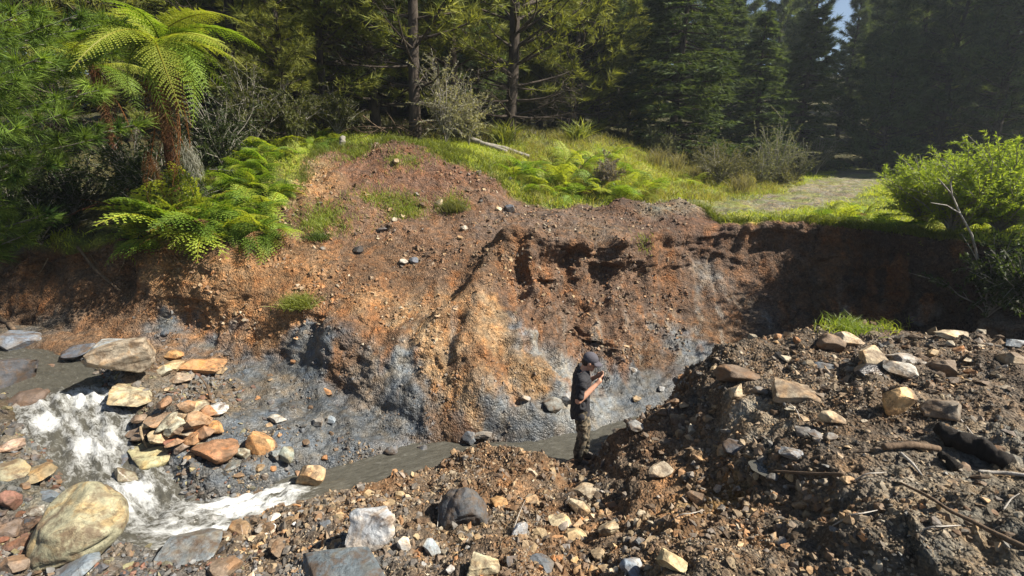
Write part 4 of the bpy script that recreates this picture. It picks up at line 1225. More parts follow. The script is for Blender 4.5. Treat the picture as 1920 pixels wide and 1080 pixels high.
tree('open', 0, 787, 17.0, 1.0, 'sunlit pine with a straight dark trunk left of the bleached log', rot=.4)
tree('open', 1, 862, 19.5, .95, 'slimmer pine right behind the lichen covered shrub', rot=2.0)
tree('open', 2, 952, 20.5, 1.05, 'leaning pine with long bare branches sweeping to the right', rot=0.1)
for i, (px, Y, k, s, lab) in enumerate([
        (705, 18.5, 'open', .95, 'pine left of the straight dark trunk'), (625, 17.5, 'full', .8, 'bushy sunlit pine behind the brown mound'),
        (545, 16.0, 'full', .62, 'low olive pine right of the tree fern'), (470, 17.5, 'open', .95, 'pine rising behind the tree fern crown on its right'),
        (400, 18.5, 'full', 1.1, 'tall pine directly behind the tree fern'), (270, 16, 'full', 1.0, 'shaded pine behind the left overhanging branches'),
        (130, 15.5, 'full', 1.1, 'dark pine in the upper left corner behind the branches'), (-60, 15, 'full', 1.2, 'shaded pine at the left edge'),
        (1065, 27, 'open', 1.0, 'pine standing left of the dense dark fir'), (1010, 31, 'dark', 1.0, 'dark pine behind the leaning pine'),
        (900, 33, 'dark', 1.0, 'dark pine deep in the wood behind the slim pine'), (740, 28, 'dark', .95, 'dark pine behind the straight dark trunk'),
        (590, 27, 'dark', 1.0, 'dark pine in the second row behind the mound'), (480, 29, 'dark', 1.0, 'dark pine in the second row behind the low olive pine'),
        (330, 27, 'dark', 1.1, 'dark pine in the second row behind the tree fern'), (660, 36, 'dark', 1.1, 'dark pine far back above the mound'), (820, 42, 'dark', 1.1, 'dark pine far back between the two nearer trunks')]):
    tree(k, i, px, Y, s, lab)
tree('fir', 0, 1258, 27, 1.12, 'large dense dark fir behind the grassy slope', 'fir_tree', rot=1.0)
tree('fir', 1, 1405, 31, 1.0, 'smaller dense fir to the right of the large one', 'fir_tree', rot=2.0)
tree('fir', 1, 1490, 34, 1.15, 'shaded fir at the left side of the track mouth', 'fir_tree', rot=4.0)
tree('fir', 1, 1335, 36, 1.3, 'fir peeping out between the two dense firs', 'fir_tree', rot=3.0)
for i, (px, Y, s, lab) in enumerate([
        (1150, 38, 1.0, 'tall dark pine just left of the large fir top'), (1235, 46, 1.05, 'tall pine behind the top of the large fir'), (1340, 48, 1.05, 'tall pine behind and between the firs'),
        (1430, 50, 1.0, 'tall pine left of the gap of sky'), (1490, 44, .85, 'dark pine right behind the shaded fir'), (1618, 42, 1.05, 'tall slanting dark pine right of the track mouth'),
        (1585, 60, .75, 'distant pine closing the end of the track'), (1680, 38, 1.0, 'dark pine second right of the track mouth'), (1745, 34, 1.0, 'dark pine third right of the track mouth'),
        (1800, 41, 1.1, 'dark pine behind the top of the willow'), (1850, 31, 1.0, 'dark pine right behind the willow'), (1925, 33, 1.1, 'dark pine at the right edge'),
        (1990, 28, 1.1, 'dark pine cut by the right edge'), (1720, 50, 1.1, 'dark pine far back on the right')]):
    tree('dark', i, px, Y, s, lab)
r3 = random.Random(5)
for i in range(46):
    px = -200 + 2300 * (i + r3.random()) / 46
    Y = r3.uniform(46, 78)
    if 1500 < px < 1600:
        Y += 25
        if r3.random() < .6:
            continue
    tree('dark', i, px, Y, r3.uniform(.85, 1.2), 'far dark pine in the wood behind, %s' % ('upper left' if px < 300 else 'left of the straight dark trunk' if px < 780 else 'left of the large fir' if px < 1150 else 'behind the firs' if px < 1520 else 'right of the gap of sky'), group='far pines of the wood')

for i in range(34):
    px = 330 + 850 * (i + r3.random()) / 34 if i < 22 else 0
    if i < 22:
        px = 330 + 850 * (i + r3.random()) / 22
        Y = r3.uniform(25, 40)
    else:
        px = 1625 + 400 * (i - 22 + r3.random()) / 12
        Y = r3.uniform(33, 48)
    tree('thicket', i, px, Y, r3.uniform(.55, .95), 'young dense conifer in the understorey, %s' % ('left of the straight dark trunk' if px < 780 else 'between the trunk and the large fir' if px < 1200 else 'right of the track'), group='young conifers of the understorey')
for i, (px, Y, s_) in enumerate(((1600, 70, .9), (1575, 85, .8), (1640, 58, 1.1), (1592, 52, .8), (1560, 50, .75))):
    tree('dark', i, px, Y, s_, 'distant dark pine beyond the end of the track', group='distant pines at the track end')

# ------------------------------------------------------------------ near pine boughs, upper left
def near_pine():
    r = np.random.default_rng(55)
    base = Vector((-12.2, 9.6, 0)); base.z = ground(base.x, base.y)
    t = thing('pine_tree', 'pine whose long-needled boughs hang into the upper left corner', 'tree', base)
    g = Geo()
    hs = np.linspace(-.4, 9, 9)
    g.add(*tube(np.stack([.1 * np.sin(hs), .1 * np.cos(hs), hs], 1), np.linspace(.24, .06, 9), 10))
    tm = g.mesh('trunk'); obj('trunk', tm, M['bark'], t)
    targets = [(150, 30, 8.6), (60, 20, 8.0), (215, 100, 9.0), (80, 110, 8.0), (190, 170, 8.6), (30, 150, 7.6), (255, 235, 9.0), (120, 215, 8.0), (30, 240, 7.6), (180, 262, 8.6), (40, 300, 8.2), (90, 310, 8.6),
               (10, 60, 7.4), (110, 60, 9.0), (230, 40, 9.6), (20, 380, 8.6), (50, 440, 9.2), (90, 400, 9.2), (-10, 470, 9.2), (10, 200, 8.6), (160, 120, 9.4), (-60, 120, 7.5), (-60, 260, 7.5), (20, 430, 9.0)]
    for (px, py, Y) in targets:
        tip = np.array(P(px, py, Y)) - np.array(base)
        st = np.array([0, 0, max(.5, tip[2] - .25 * r.random() - .2)])
        s = np.linspace(0, 1, 9)
        sag = -0.22 * np.sin(s * np.pi)
        pts = st + np.outer(s, tip - st) + np.outer(sag, Z) + np.outer(np.sin(s * 5) * .05, [0, 1, 0])
        gb, gn = Geo(), Geo()
        gb.add(*tube(pts, np.linspace(.035, .007, 9), 5))
        L = np.linalg.norm(tip - st)
        main = unit(tip - st)
        tb, td = [tip], [main]
        for q in np.linspace(max(.3, 1 - 2.1 / L), .97, 11):
            p = np.array([np.interp(q, s, pts[:, k]) for k in range(3)])
            sd = unit(np.cross(main, Z)) * r.choice([-1, 1])
            dr_ = unit(main * .8 + sd * r.uniform(.5, 1) + Z * r.uniform(-.2, .5))
            l = r.uniform(.25, .6) * (1.25 - q)+ .12
            e = p + dr_ * l
            gb.add(*tube(np.stack([p, (p + e) / 2 + [0, 0, -.01], e]), [.009, .007, .005], 4))
            for z_ in (.45, 1.0):
                tb.append(p + (e - p) * z_); td.append(unit(dr_ + .35 * r.normal(size=3)))
        tb, td = np.array(tb), np.array(td)
        kq = np.repeat(np.arange(len(tb)), 44)
        dd = unit(td[kq] * .9 + .5 * r.normal(size=(len(kq), 3)) + Z * .05)
        V_, F_ = spikes(tb[kq] + td[kq] * r.uniform(-.08, .04, len(kq))[:, None], dd, r.uniform(.17, .33, len(kq)), .014, r)
        tone = np.clip(r.normal(.5, .3, len(tb)), 0, 1)[kq][:, None]
        cc = (np.array([.04, .085, .018]) * (1 - tone) + np.array([.21, .30, .055]) * tone) * r.uniform(.8, 1.2, (len(kq), 1))
        gn.add(V_, F_, np.repeat(cc, 3, 0))
        b = obj('bough', gb.mesh('bough'), M['twig'], t)
        obj('needles', gn.mesh('needles', False), M['needle'], b)
near_pine()

# ------------------------------------------------------------------ ferns
def frond_mesh(seed, L, W, npin, nleaf, arch, droop, cols, mat, leafw=.35, curl=0.0, taper=.25):
    """A fern frond along +x, arching up then down."""
    r = np.random.default_rng(seed)
    g = Geo()
    s = np.linspace(0, 1, 14)
    pts = np.stack([L * s * (1 - .12 * s * s), .05 * L * np.sin(s * 2 + seed), L * (arch * s - droop * s * s)], 1)
    g.add(*tube(pts, np.linspace(.012, .003, 14) * (L / 1.5 + .3), 4), np.array(cols[0]) * [1.2, .9, .6])
    tan = unit(np.gradient(pts, axis=0))
    c0, c1 = np.array(cols[0]), np.array(cols[1])
    for q in np.linspace(.08, .99, npin):
        p = np.array([np.interp(q, s, pts[:, k]) for k in range(3)])
        t = unit(np.array([np.interp(q, s, tan[:, k]) for k in range(3)]))
        prof = (min(1, (q - .02) / taper) ** .7) * (1 - q) ** .75 + .03
        for sg in (-1, 1):
            lat = np.array([0, sg, 0.0])
            pd = unit(lat + t * (.35 + .3 * q) + Z * r.uniform(-.12, .1))
            pl = W * prof * r.uniform(.85, 1.1)
            m = max(3, int(nleaf * prof + 2))
            ls = (np.arange(m) + .5) / m
            lp = p + np.outer(ls * pl, pd) - np.outer(.28 * pl * ls * ls * (1 + curl), Z)
            w = pl / m
            for s2_ in (-1, 1):
                ld = unit(t * s2_ + pd * .55)
                ll = np.maximum(.4 * pl * leafw * (1 - ls * .8), .008)
                sd = np.broadcast_to(pd, (m, 3))
                V_, F_ = leaves(lp, np.broadcast_to(ld, (m, 3)) + r.normal(size=(m, 3)) * .08, ll, w * 1.05, sd, .18 + curl, r)
                tone = np.clip(r.normal(.5, .22, m), 0, 1)[:, None]
                g.add(V_, F_, np.repeat(c0 + (c1 - c0) * tone, 4, 0))
    me = g.mesh('frond', False)
    me.materials.append(mat)
    return me
FG = ((.11, .19, .026), (.25, .36, .05))
FY = ((.21, .27, .035), (.40, .44, .075))
FD = ((.10, .055, .025), (.26, .16, .085))
TF = [frond_mesh(61 + i, 2.1, .6, 30, 11, .7 - .18 * i, .55 + .13 * i, FY if i % 2 == 0 else FG, M['leaf'], leafw=.5) for i in range(4)]
TFD = [frond_mesh(71 + i, 1.5, .3, 24, 8, -.6, .5, FD, M['dry'], curl=.5) for i in range(2)]
GF = [frond_mesh(81 + i, .95, .34, 13, 5, .75 - .1 * i, .62 + .06 * i, [FY, FG, ((.09, .17, .025), (.21, .32, .05)), ((.22, .30, .035), (.38, .46, .07))][i], M['leaf'], leafw=.85, taper=.15) for i in range(4)]

GFD = frond_mesh(91, .9, .26, 12, 4, .3, .9, FD, M['dry'], leafw=.7, curl=.4)

def tree_fern(loc, H, label, n=17, scale=1.0, seed=1, lean=(0, 0), dead=9):
    r = random.Random(seed)
    t = thing('tree_fern', label, 'tree fern', loc)
    g = Geo()
    hs = np.linspace(0, 1, 26)
    pts = np.stack([lean[0] * hs ** 1.5, lean[1] * hs ** 1.5, H * hs - .3 * (1 - hs)], 1)
    g.add(*tube(pts, .085 + .025 * np.abs(np.sin(hs * 37)), 10))
    rr_ = np.random.default_rng(seed)
    k = rr_.integers(0, 26, 900)
    an = rr_.uniform(0, 6.28, 900)
    dd = np.stack([np.cos(an), np.sin(an), rr_.uniform(-1.2, .3, 900)], 1)
    V_, F_ = spikes(pts[k] + dd * .07 * np.array([1, 1, 0]), dd, rr_.uniform(.06, .2, 900), .014, rr_)
    g.add(V_, F_)
    obj('trunk', g.mesh('trunk'), M['fern_bark'], t)
    top = Vector(pts[-1])
    for i in range(n):
        f = obj('frond', TF[(i * 3 + seed) % 4], None, t)
        f.location = top + Vector((0, 0, -.02 * i / n))
        f.rotation_euler = (r.uniform(-.45, .45), r.uniform(-.8, .5), i * 2.399 + r.uniform(-.4, .4))
        f.scale = [scale * r.uniform(.6, 1.15)] * 3
    for i in range(dead):
        f = obj('dead_frond', TFD[i % 2], None, t)
        f.location = top + Vector((0, 0, -.12))
        f.rotation_euler = (r.uniform(-.4, .4), .5 + r.uniform(-.3, .5), i * 2.4 + .5)
        f.scale = [scale * r.uniform(.8, 1.3)] * 3
    return t
tfb = at_px(318, 10.75)
top = Vector(P(292, 80, 10.0))
tree_fern(tfb, top.z - tfb.z, 'bright yellow-green tree fern with rusty trunk leaning over the left bank', 27, 1.0, 1, (top.x - tfb.x, top.y - tfb.y), 16)
b2 = at_px(225, 12.2)
tree_fern(b2, 2.9, 'second tree fern half hidden behind the bright one', 13, .9, 4, (.2, -.4), 5)

def fern(loc, label, scale, seed, group=None, n=8, face=None, pitch=0.0):
    r = random.Random(seed)
    t = thing('fern', label, 'fern', loc, 0, group)
    for i in range(n):
        f = obj('frond', GF[r.randrange(4)] if r.random() > .1 else GFD, None, t)
        az = i * 2.399 + r.uniform(-.3, .3) if face is None else face + r.uniform(-1.3, 1.3)
        f.rotation_euler = (r.uniform(-.5, .5), r.uniform(-.7, .45) + pitch, az)
        f.scale = [scale * r.uniform(.5, 1.2)] * 3
    return t
r4 = random.Random(17)
def ferns_at(spots, lab, grp, sc, n=8, face=None, pitch=0.0):
    for i, (px, Y) in enumerate(spots):
        p = at_px(px, Y)
        fern(p, lab(i, px, Y) if callable(lab) else lab, sc * r4.uniform(.8, 1.2), int(px * 3 + Y * 11), grp, n, face, pitch)
# bright ferns hanging over the left bank
left_ferns = [(px, Y) for Y, row_ in ((10.6, (430, 470, 500, 530, 550)), (11.1, (345, 385, 420, 450, 480, 510, 540)), (11.6, (370, 405, 440, 470, 500, 530, 550)), (12.2, (390, 430, 460, 490, 520, 545)), (12.9, (400, 440, 475, 505, 530)), (13.6, (430, 465, 500, 525)), (14.4, (450, 490, 520))) for px in row_ if px < 525] + [(240, 10.5), (290, 10.5), (320, 10.8), (265, 10.9)]
left_ferns = [(px - 12 + r4.uniform(-10, 10), Y + r4.uniform(-.15, .15)) for px, Y in left_ferns]
def left_label(i, px, Y):
    return 'bright fern hanging over the %s of the left bank, %s row' % ('left end' if px < 340 else 'left of middle' if px < 420 else 'middle' if px < 460 else 'right of middle' if px < 510 else 'right end', 'front' if Y < 10.7 else 'second' if Y < 11.3 else 'third' if Y < 12 else 'fourth' if Y < 12.7 else 'back')
ferns_at(left_ferns, left_label, 'ferns over the left bank', 1.0, 12, -1.2, .05)
ferns_at([(285, 10.35), (318, 10.3), (350, 10.4), (300, 10.6), (340, 10.65), (262, 10.45), (375, 10.5)], 'tall green fern in front of the tree fern trunk', 'ferns hiding the tree fern foot', 1.7, 11, -1.3, -.6)
mid_ferns = [(965, 15.4), (990, 15.0), (1015, 15.6), (1040, 15.1), (1065, 15.6), (1090, 15.0), (1115, 15.5), (1140, 15.9), (1165, 15.5), (1190, 16.0), (1010, 16.3), (1050, 16.4), (1085, 16.6), (1125, 16.8), (1150, 17.2), (1095, 17.4), (1035, 17.2), (1180, 17.2), (1210, 16.8), (1060, 18.2), (1110, 18.4), (975, 16.0), (1000, 16.8), (1075, 14.9), (1130, 15.0), (1155, 14.9), (1205, 15.6), (1230, 17.4), (1170, 18.4), (1140, 19.4)]
ferns_at(mid_ferns, lambda i, px, Y: 'bright fern on the grassy slope behind the spoil, %s %s' % ('left' if px < 1040 else 'centre' if px < 1120 else 'right', 'front' if Y < 15.7 else 'middle' if Y < 17 else 'upper'), 'ferns on the grassy slope', 1.1, 10)
ferns_at([(1295, 19.5), (1310, 20.5), (1285, 21)], 'pale fern left of the brown shrub', 'ferns by the brown shrub', 1.2, 9)
ferns_at([(1555, 12.7), (1590, 12.6), (1625, 12.4), (1660, 12.0), (1640, 12.9)], 'low fern on the lip of the right cliff', 'ferns on the cliff lip', .85, 9)
ferns_at([(590, 15.2), (640, 15.8), (560, 14.5), (610, 16.2)], 'small fern at the turf edge above the mound', 'ferns above the mound', .8, 8)
ferns_at([(1720, 11.2), (1760, 10.7), (1700, 12)], 'shaded fern under the willow', 'ferns under the willow', .9, 9, -1.6, .3)

# ------------------------------------------------------------------ shrubs
def bush(name, label, cat, loc, h, rad, stems, leaf_n, leaf_l, leaf_w, cols, stemmat='twig', seed=1, upright=.7, mat='leaf', start=.3, group=None, stem_r=.02, droop=.15, side_n=4):
    r = np.random.default_rng(seed)
    gs, gl = Geo(), Geo()
    c0, c1 = np.array(cols[0]), np.array(cols[1])
    for i in range(stems):
        az = r.uniform(0, 6.283)
        out = rad * r.random() ** .6
        hh = h * r.uniform(.6, 1.05) * (1 - .35 * (out / rad) ** 2)
        s = np.linspace(0, 1, 7)
        d = np.array([np.cos(az), np.sin(az), 0])
        pts = np.outer(out * (s ** (1 / upright if upright > .5 else .8)), d) + np.outer(hh * s, Z) + np.cumsum(r.normal(size=(7, 3)) * .03 * h, 0) * s[:, None]
        gs.add(*tube(pts, np.linspace(stem_r, .004, 7), 5))
        segs = [pts]
        for _ in range(side_n):
            q = r.uniform(.3, .9)
            p = np.array([np.interp(q, s, pts[:, k]) for k in range(3)])
            sd = unit(d * .5 + r.normal(size=3) * .6 + Z * .7)
            L = h * r.uniform(.15, .35)
            e = p + np.outer(np.linspace(0, 1, 4) * L, sd) - np.outer(np.linspace(0, 1, 4) ** 2 * L * droop, Z)
            gs.add(*tube(e, np.linspace(stem_r * .4, .003, 4), 4))
            segs.append(e)
        per = max(4, leaf_n // (stems * (side_n + 1)))
        for k, e in enumerate(segs):
            q = r.uniform(start if k == 0 else .1, 1, per)
            x = np.linspace(0, 1, len(e))
            b = np.stack([np.interp(q, x, e[:, c]) for c in range(3)], 1)
            dr_ = unit((e[-1] - e[0]) * .6 / max(np.linalg.norm(e[-1] - e[0]), 1e-6) + r.normal(size=(per, 3)) * .6)
            V_, F_ = leaves(b, dr_, leaf_l * r.uniform(.6, 1.2, per), leaf_w * r.uniform(.7, 1.2, per), None, .15, r)
            tone = np.clip(r.normal(.5, .28, (per, 1)), 0, 1)
            gl.add(V_, F_, np.repeat(c0 + (c1 - c0) * tone, 4, 0))
    t = thing(name, label, cat, loc, 0, group)
    obj('stems', gs.mesh('stems'), M[stemmat], t)
    obj('foliage', gl.mesh('foliage', False), M[mat], t)
    return t
WIL = ((.19, .28, .04), (.38, .47, .08))
SHR = ((.06, .062, .028), (.14, .135, .06))
GRS = ((.085, .095, .06), (.19, .20, .12))
def willow(px, Y, h, rad, n, seed, label, z=None):
    p = at_px(px, Y)
    if z is not None:
        p.z = z
    return bush('willow_bush', label, 'bush', p, h, rad, 64, int(n * 2.3), .095, .017, WIL, seed=seed, upright=.75, start=.25, stem_r=.022, droop=.05, side_n=6)
willow(1815, 10.1, 1.8, 1.7, 12000, 5, 'bright yellow-green willow bush leaning over the right cliff')
willow(1905, 9.6, 1.85, 1.6, 10000, 6, 'willow bush cut by the right edge of the picture')
willow(1755, 11.2, 1.7, 1.0, 7000, 8, 'lower willow shoots at the left flank of the bush')
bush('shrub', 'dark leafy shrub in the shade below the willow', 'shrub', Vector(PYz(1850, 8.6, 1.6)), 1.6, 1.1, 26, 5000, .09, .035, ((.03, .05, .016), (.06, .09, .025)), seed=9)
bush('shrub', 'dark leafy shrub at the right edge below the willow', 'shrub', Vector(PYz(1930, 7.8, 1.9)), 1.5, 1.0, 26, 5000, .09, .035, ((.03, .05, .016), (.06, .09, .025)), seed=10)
# pale forked branch in front of the willow
g = Geo()
brp = [P(1838, 505, 9.0), P(1822, 440, 9.0), P(1800, 400, 8.9), P(1785, 365, 8.9), P(1760, 335, 8.9)]
g.add(*tube(brp, [.02, .018, .015, .011, .006], 6))
g.add(*tube([P(1785, 365, 8.9), P(1782, 345, 8.8), P(1790, 325, 8.8)], [.014, .01, .005], 5))
g.add(*tube([P(1800, 400, 8.9), P(1775, 385, 8.8), P(1745, 380, 8.8)], [.014, .01, .005], 5))
g.add(*tube([P(1838, 505, 9.0), P(1850, 560, 9.0), P(1870, 600, 8.9)], [.03, .035, .04], 6))
thing('dead_branch', 'pale forked dead branch in front of the willow', 'branch', me=g.mesh('dead_branch'), mat=M['deadwood'])
sh = [(1350, 20.5, 1.9, 1.2, SHR, 'rounded brown-green shrub left of the track'), (1385, 21.5, 1.7, 1.0, SHR, 'brown-green shrub just right of the rounded one'), (1325, 22.5, 1.8, .9, SHR, 'olive shrub behind the rounded brown one'),
      (1455, 23, 3.2, 1.1, GRS, 'tall grey-green shrub beside the track'), (1430, 22.0, 1.7, .8, GRS, 'grey-green shrub at the foot of the tall one'), (1495, 24.5, 2.0, .9, ((.045, .05, .028), (.10, .11, .06)), 'dark shrub right of the tall grey-green one'),
      (1470, 22.2, 1.0, .8, SHR, 'low shrub at the track edge'), (1140, 15.6, 1.1, .4, ((.13, .11, .10), (.22, .19, .17)), 'dead purplish-grey shrub among the ferns'), (1530, 30, 2.5, 1.2, ((.03, .04, .02), (.07, .08, .04)), 'dark shrub at the left of the track mouth'),
      (1220, 24.5, 1.4, .4, GRS, 'thin grey sapling at the top of the grassy slope'), (1248, 24.5, 1.5, .35, GRS, 'second thin grey sapling below the large fir'), (1298, 25, 1.9, .6, GRS, 'grey sapling at the right foot of the large fir')]
for i, (px, Y, h, rad, c, lab) in enumerate(sh):
    bush('shrub', lab, 'shrub', at_px(px, Y), h, rad, 30, 5200, .085, .026, c, seed=120 + i, upright=.8, start=.15)
# pale lichen-covered shrub between the trunks
for i, (px, Y, h, rad, lab) in enumerate([(838, 16.6, 3.1, 1.0, 'pale lichen-covered shrub between the two pine trunks'), (880, 17.6, 2.2, .8, 'smaller pale lichen-covered shrub behind the log')]):
    bush('lichen_shrub', lab, 'shrub', at_px(px, Y), h, rad, 26, 3400, .10, .03, ((.20, .20, .12), (.40, .39, .26)), seed=150 + i, upright=.6, start=.2)
for i, (px, Y, h, rad, lab) in enumerate([(480, 14.5, 2.6, 1.3, 'dense olive bush right of the tree fern'), (560, 15.3, 2.0, 1.2, 'olive bush behind the bright ferns'), (640, 16.3, 1.6, 1.0, 'low olive bush behind the mound'), (420, 13.2, 2.4, 1.1, 'dark green bush beneath the tree fern fronds'),
                                          (300, 10.7, 2.1, .9, 'dark green bush wrapped round the tree fern foot'), (250, 11.8, 2.0, 1.2, 'dark bush in the hollow left of the fern trunk'), (40, 10.55, 1.1, .9, 'dark low bush drooping over the far left bank'), (120, 11.6, 1.8, 1.3, 'dark bush under the overhanging pine boughs'), (20, 11.2, 2.0, 1.3, 'dark bush at the left edge of the bank')]):
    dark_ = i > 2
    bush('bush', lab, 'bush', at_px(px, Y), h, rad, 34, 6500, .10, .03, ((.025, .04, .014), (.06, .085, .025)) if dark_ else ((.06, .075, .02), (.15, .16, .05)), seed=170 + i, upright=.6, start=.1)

# ------------------------------------------------------------------ grass
def blades(n, pos, nor, h0, h1, w, cols, r, lean=.5):
    d = unit(Z + r.normal(size=(n, 3)) * lean * np.array([1, 1, .2]))
    L = r.uniform(h0, h1, n)
    side = unit(np.cross(d, r.normal(size=(n, 3))))
    mid = pos + d * (L * .55)[:, None]
    bend = unit(r.normal(size=(n, 3)) * np.array([1, 1, 0]))
    tip = pos + d * (L * .95)[:, None] + bend * (L * .35)[:, None] - Z * (L * .08)[:, None]
    V_ = np.stack([pos - side * w / 2, pos + side * w / 2, mid + side * w * .4, mid - side * w * .4, tip], 1).reshape(-1, 3)
    k = np.arange(n)[:, None] * 5
    q, t = k + np.array([[0, 1, 2, 3]]), k + np.array([[3, 2, 4]])
    c0, c1 = np.array(cols[0]), np.array(cols[1])
    c = c0 + (c1 - c0) * np.clip(r.normal(.5, .3, (n, 1)), 0, 1)
    return V_, q, t, np.repeat(c, 5, 0)
def grass_field(name, label, mask, n, h0, h1, w, cols, seed):
    r = np.random.default_rng(seed)
    wgt = cell * mask[:-1, :-1] / np.maximum(np.linalg.norm(Vg[:-1, :-1] - [0, 0, CAMZ], axis=2), 6) ** 1.2
    wgt = wgt * np.clip(.5 + fbm(Vg[:-1, :-1].reshape(-1, 3) * 1.1, 3, seed).reshape(wgt.shape), .05, 3)
    idx = r.choice(wgt.size, n, p=(wgt / wgt.sum()).ravel())
    i, j = idx // (NU - 1), idx % (NU - 1)
    a, b = r.random(n)[:, None], r.random(n)[:, None]
    pos = Vg[i, j] + a * (Vg[i + 1, j] - Vg[i, j]) + b * (Vg[i, j + 1] - Vg[i, j])
    V_, q, t, c = blades(n, pos, None, h0, h1, w, cols, r)
    obj(name, mesh_np(name, V_, [q, t], c, False), M['leaf'], kind='stuff', label=label, category='grass')
TURF = (turf * (1 - forest) * (1 - road)).reshape(NT, NU)
grass_field('grass', 'short sunlit turf behind the cliff and on the slope', TURF * (TT < 13.3), 70000, .06, .22, .018, ((.17, .25, .028), (.46, .48, .08)), 301)
tallm = TURF * (TT > 10.6) * (TT < 13.2) * (UU > 950) * (UU < 1500)
grass_field('tall_grass', 'longer pale grass along the track and slope', tallm, 14000, .2, .5, .016, ((.13, .145, .03), (.32, .28, .10)), 302)
lipm = np.exp(-((TT - gstart.reshape(NT, NU)) / .12) ** 2) * (UU > 1290) * (UU < 1800) + .35 * np.exp(-((TT - gstart.reshape(NT, NU)) / .3) ** 2) * (UU > 560) * (UU < 980)
grass_field('lip_grass', 'tufted grass along the edge of the turf', lipm, 9000, .1, .3, .014, ((.09, .13, .02), (.24, .27, .05)), 303)
litter = (forest.reshape(NT, NU) * (TT < 13.6) * (UU > 540))
grass_field('undergrowth', 'dim grass and litter under the trees', litter, 16000, .1, .4, .025, ((.04, .05, .015), (.12, .11, .04)), 304)
hm = np.zeros((NT, NU))
for px, py, rad in ((1595, 610, .32), (1560, 618, .18), (1640, 615, .2), (1700, 612, .15), (700, 385, .5), (760, 395, .4), (850, 390, .35), (640, 400, .5), (600, 420, .4), (760, 300, .4), (1200, 462, .18), (600, 445, .12), (660, 290, .5)):
    q = np.array(hit(px, py)[0])
    hm += np.exp(-((Vg - q) ** 2).sum(2) / rad ** 2)
grass_field('sparse_grass', 'thin grass sprouting on bare soil', hm, 4200, .08, .26, .012, ((.12, .17, .025), (.26, .29, .06)), 305)

def tussock(name, label, cat, loc, n, h0, h1, w, cols, lean, seed, rad=.1):
    r = np.random.default_rng(seed)
    pos = r.normal(size=(n, 3)) * rad * np.array([1, 1, 0])
    V_, q, t, c = blades(n, pos, None, h0, h1, w, cols, r, lean)
    return thing(name, label, cat, loc, 0, me=mesh_np(name, V_, [q, t], c, False), mat=M['leaf'])
tussock('grass_tussock', 'bright grass tussock alone on the orange slope', 'grass tuft', hit(563, 575)[0], 900, .18, .42, .012, ((.13, .17, .025), (.32, .34, .08)), .8, 1, .13)
tussock('grass_tussock', 'small grass tussock on the crest of the right heap', 'grass tuft', hit(1592, 618)[0], 420, .1, .3, .01, ((.12, .19, .03), (.26, .33, .06)), .8, 2, .14)
tussock('grass_tussock', 'dull grass tussock on the brown mound', 'grass tuft', hit(850, 395)[0], 500, .2, .5, .014, ((.09, .11, .03), (.2, .2, .07)), .8, 3, .14)
tussock('grass_tussock', 'dark green tuft low on the left of the slope', 'grass tuft', hit(597, 448)[0], 400, .12, .28, .012, ((.05, .09, .02), (.12, .17, .04)), .8, 4, .12)
for px, Y, lab in ((945, 19.0, 'sword-leaved clump left of the grassy slope'), (1082, 21.5, 'sword-leaved clump at the top of the grassy slope')):
    tussock('flax_clump', lab, 'plant', at_px(px, Y), 160, .7, 1.25, .05, ((.10, .13, .025), (.26, .28, .06)), .55, int(px), .16)
for px, Y, lab in ((1230, 22, 'tuft of dry stalks left of the large fir'), (1265, 22.5, 'tuft of dry stalks below the large fir'), (1310, 21, 'tuft of rushes beside the rounded shrub'), (1395, 19.5, 'tuft of rushes in front of the shrubs')):
    tussock('rush_tuft', lab, 'grass tuft', at_px(px, Y), 220, .6, 1.2, .018, ((.14, .13, .07), (.30, .27, .16)), .3, int(px), .2)

# ------------------------------------------------------------------ logs, sticks and roots
def limb(name, label, cat, pts, radii, mat, n=8, seed=1, group=None, knots=0.15, parent=None, frag=False):
    """A piece of wood: uneven tube with closed ends, laid in place."""
    pts = np.asarray(pts, float)
    c = pts.mean(0)
    s0 = np.linspace(0, 1, len(pts))
    m = max(8, len(pts) * 8)
    s = np.linspace(0, 1, m)
    q = pchip(s0, pts - c, s)
    rad = np.interp(s, s0, np.broadcast_to(radii, (len(pts),)))
    V_, F_ = tube(q, rad, n)
    V_ = V_ + unit(V_ - np.repeat(q, n, 0)) * (np.repeat(rad, n) * knots * (fbm(V_ * (9 if rad.max() > .03 else 20) + seed, 3, seed, .65) + (.5 * np.repeat(vnoise(q * 3 + seed, seed), n))))[:, None]
    ends = [list(range(n))[::-1], list(range((m - 1) * n, m * n))]
    me = mesh_np(name, V_, [F_, np.array(ends)], np.ones((len(V_), 3)))
    me.materials.append(mat)
    if parent is not None:
        o = obj(name, me, None, parent)
        o.location = c
        return o
    return thing(name, label, cat, c, 0, group, me)
def on(px, py, up=0.0):
    p = hit(px, py)[0]
    return (p.x, p.y, p.z + up)
# fallen bleached log behind the mound
a, b = at_px(838, 18.4), at_px(950, 17.3)
limb('fallen_log', 'bleached fallen log sloping down the grass beside the pine trunk', 'log', [a + Vector((0, 0, .45)), (a + b) / 2 + Vector((0, 0, .22)), b + Vector((0, 0, .1))], [.11, .095, .06], M['twig'], 10, 3)
a, b = at_px(905, 17.7), at_px(992, 17.9)
limb('fallen_log', 'second bleached log lying level at the lower end of the first', 'log', [a + Vector((0, 0, .12)), (a + b) / 2 + Vector((0, 0, .16)), b + Vector((0, 0, .12))], [.06, .075, .07], M['twig'], 10, 4)
a = at_px(645, 15.3)
limb('tree_stump', 'grey weathered stump at the turf edge above the mound', 'stump', [a + Vector((0, 0, -.1)), a + Vector((.02, 0, .15)), a + Vector((.08, 0, .3))], [.13, .12, .05], M['twig'], 10, 5, knots=.3)
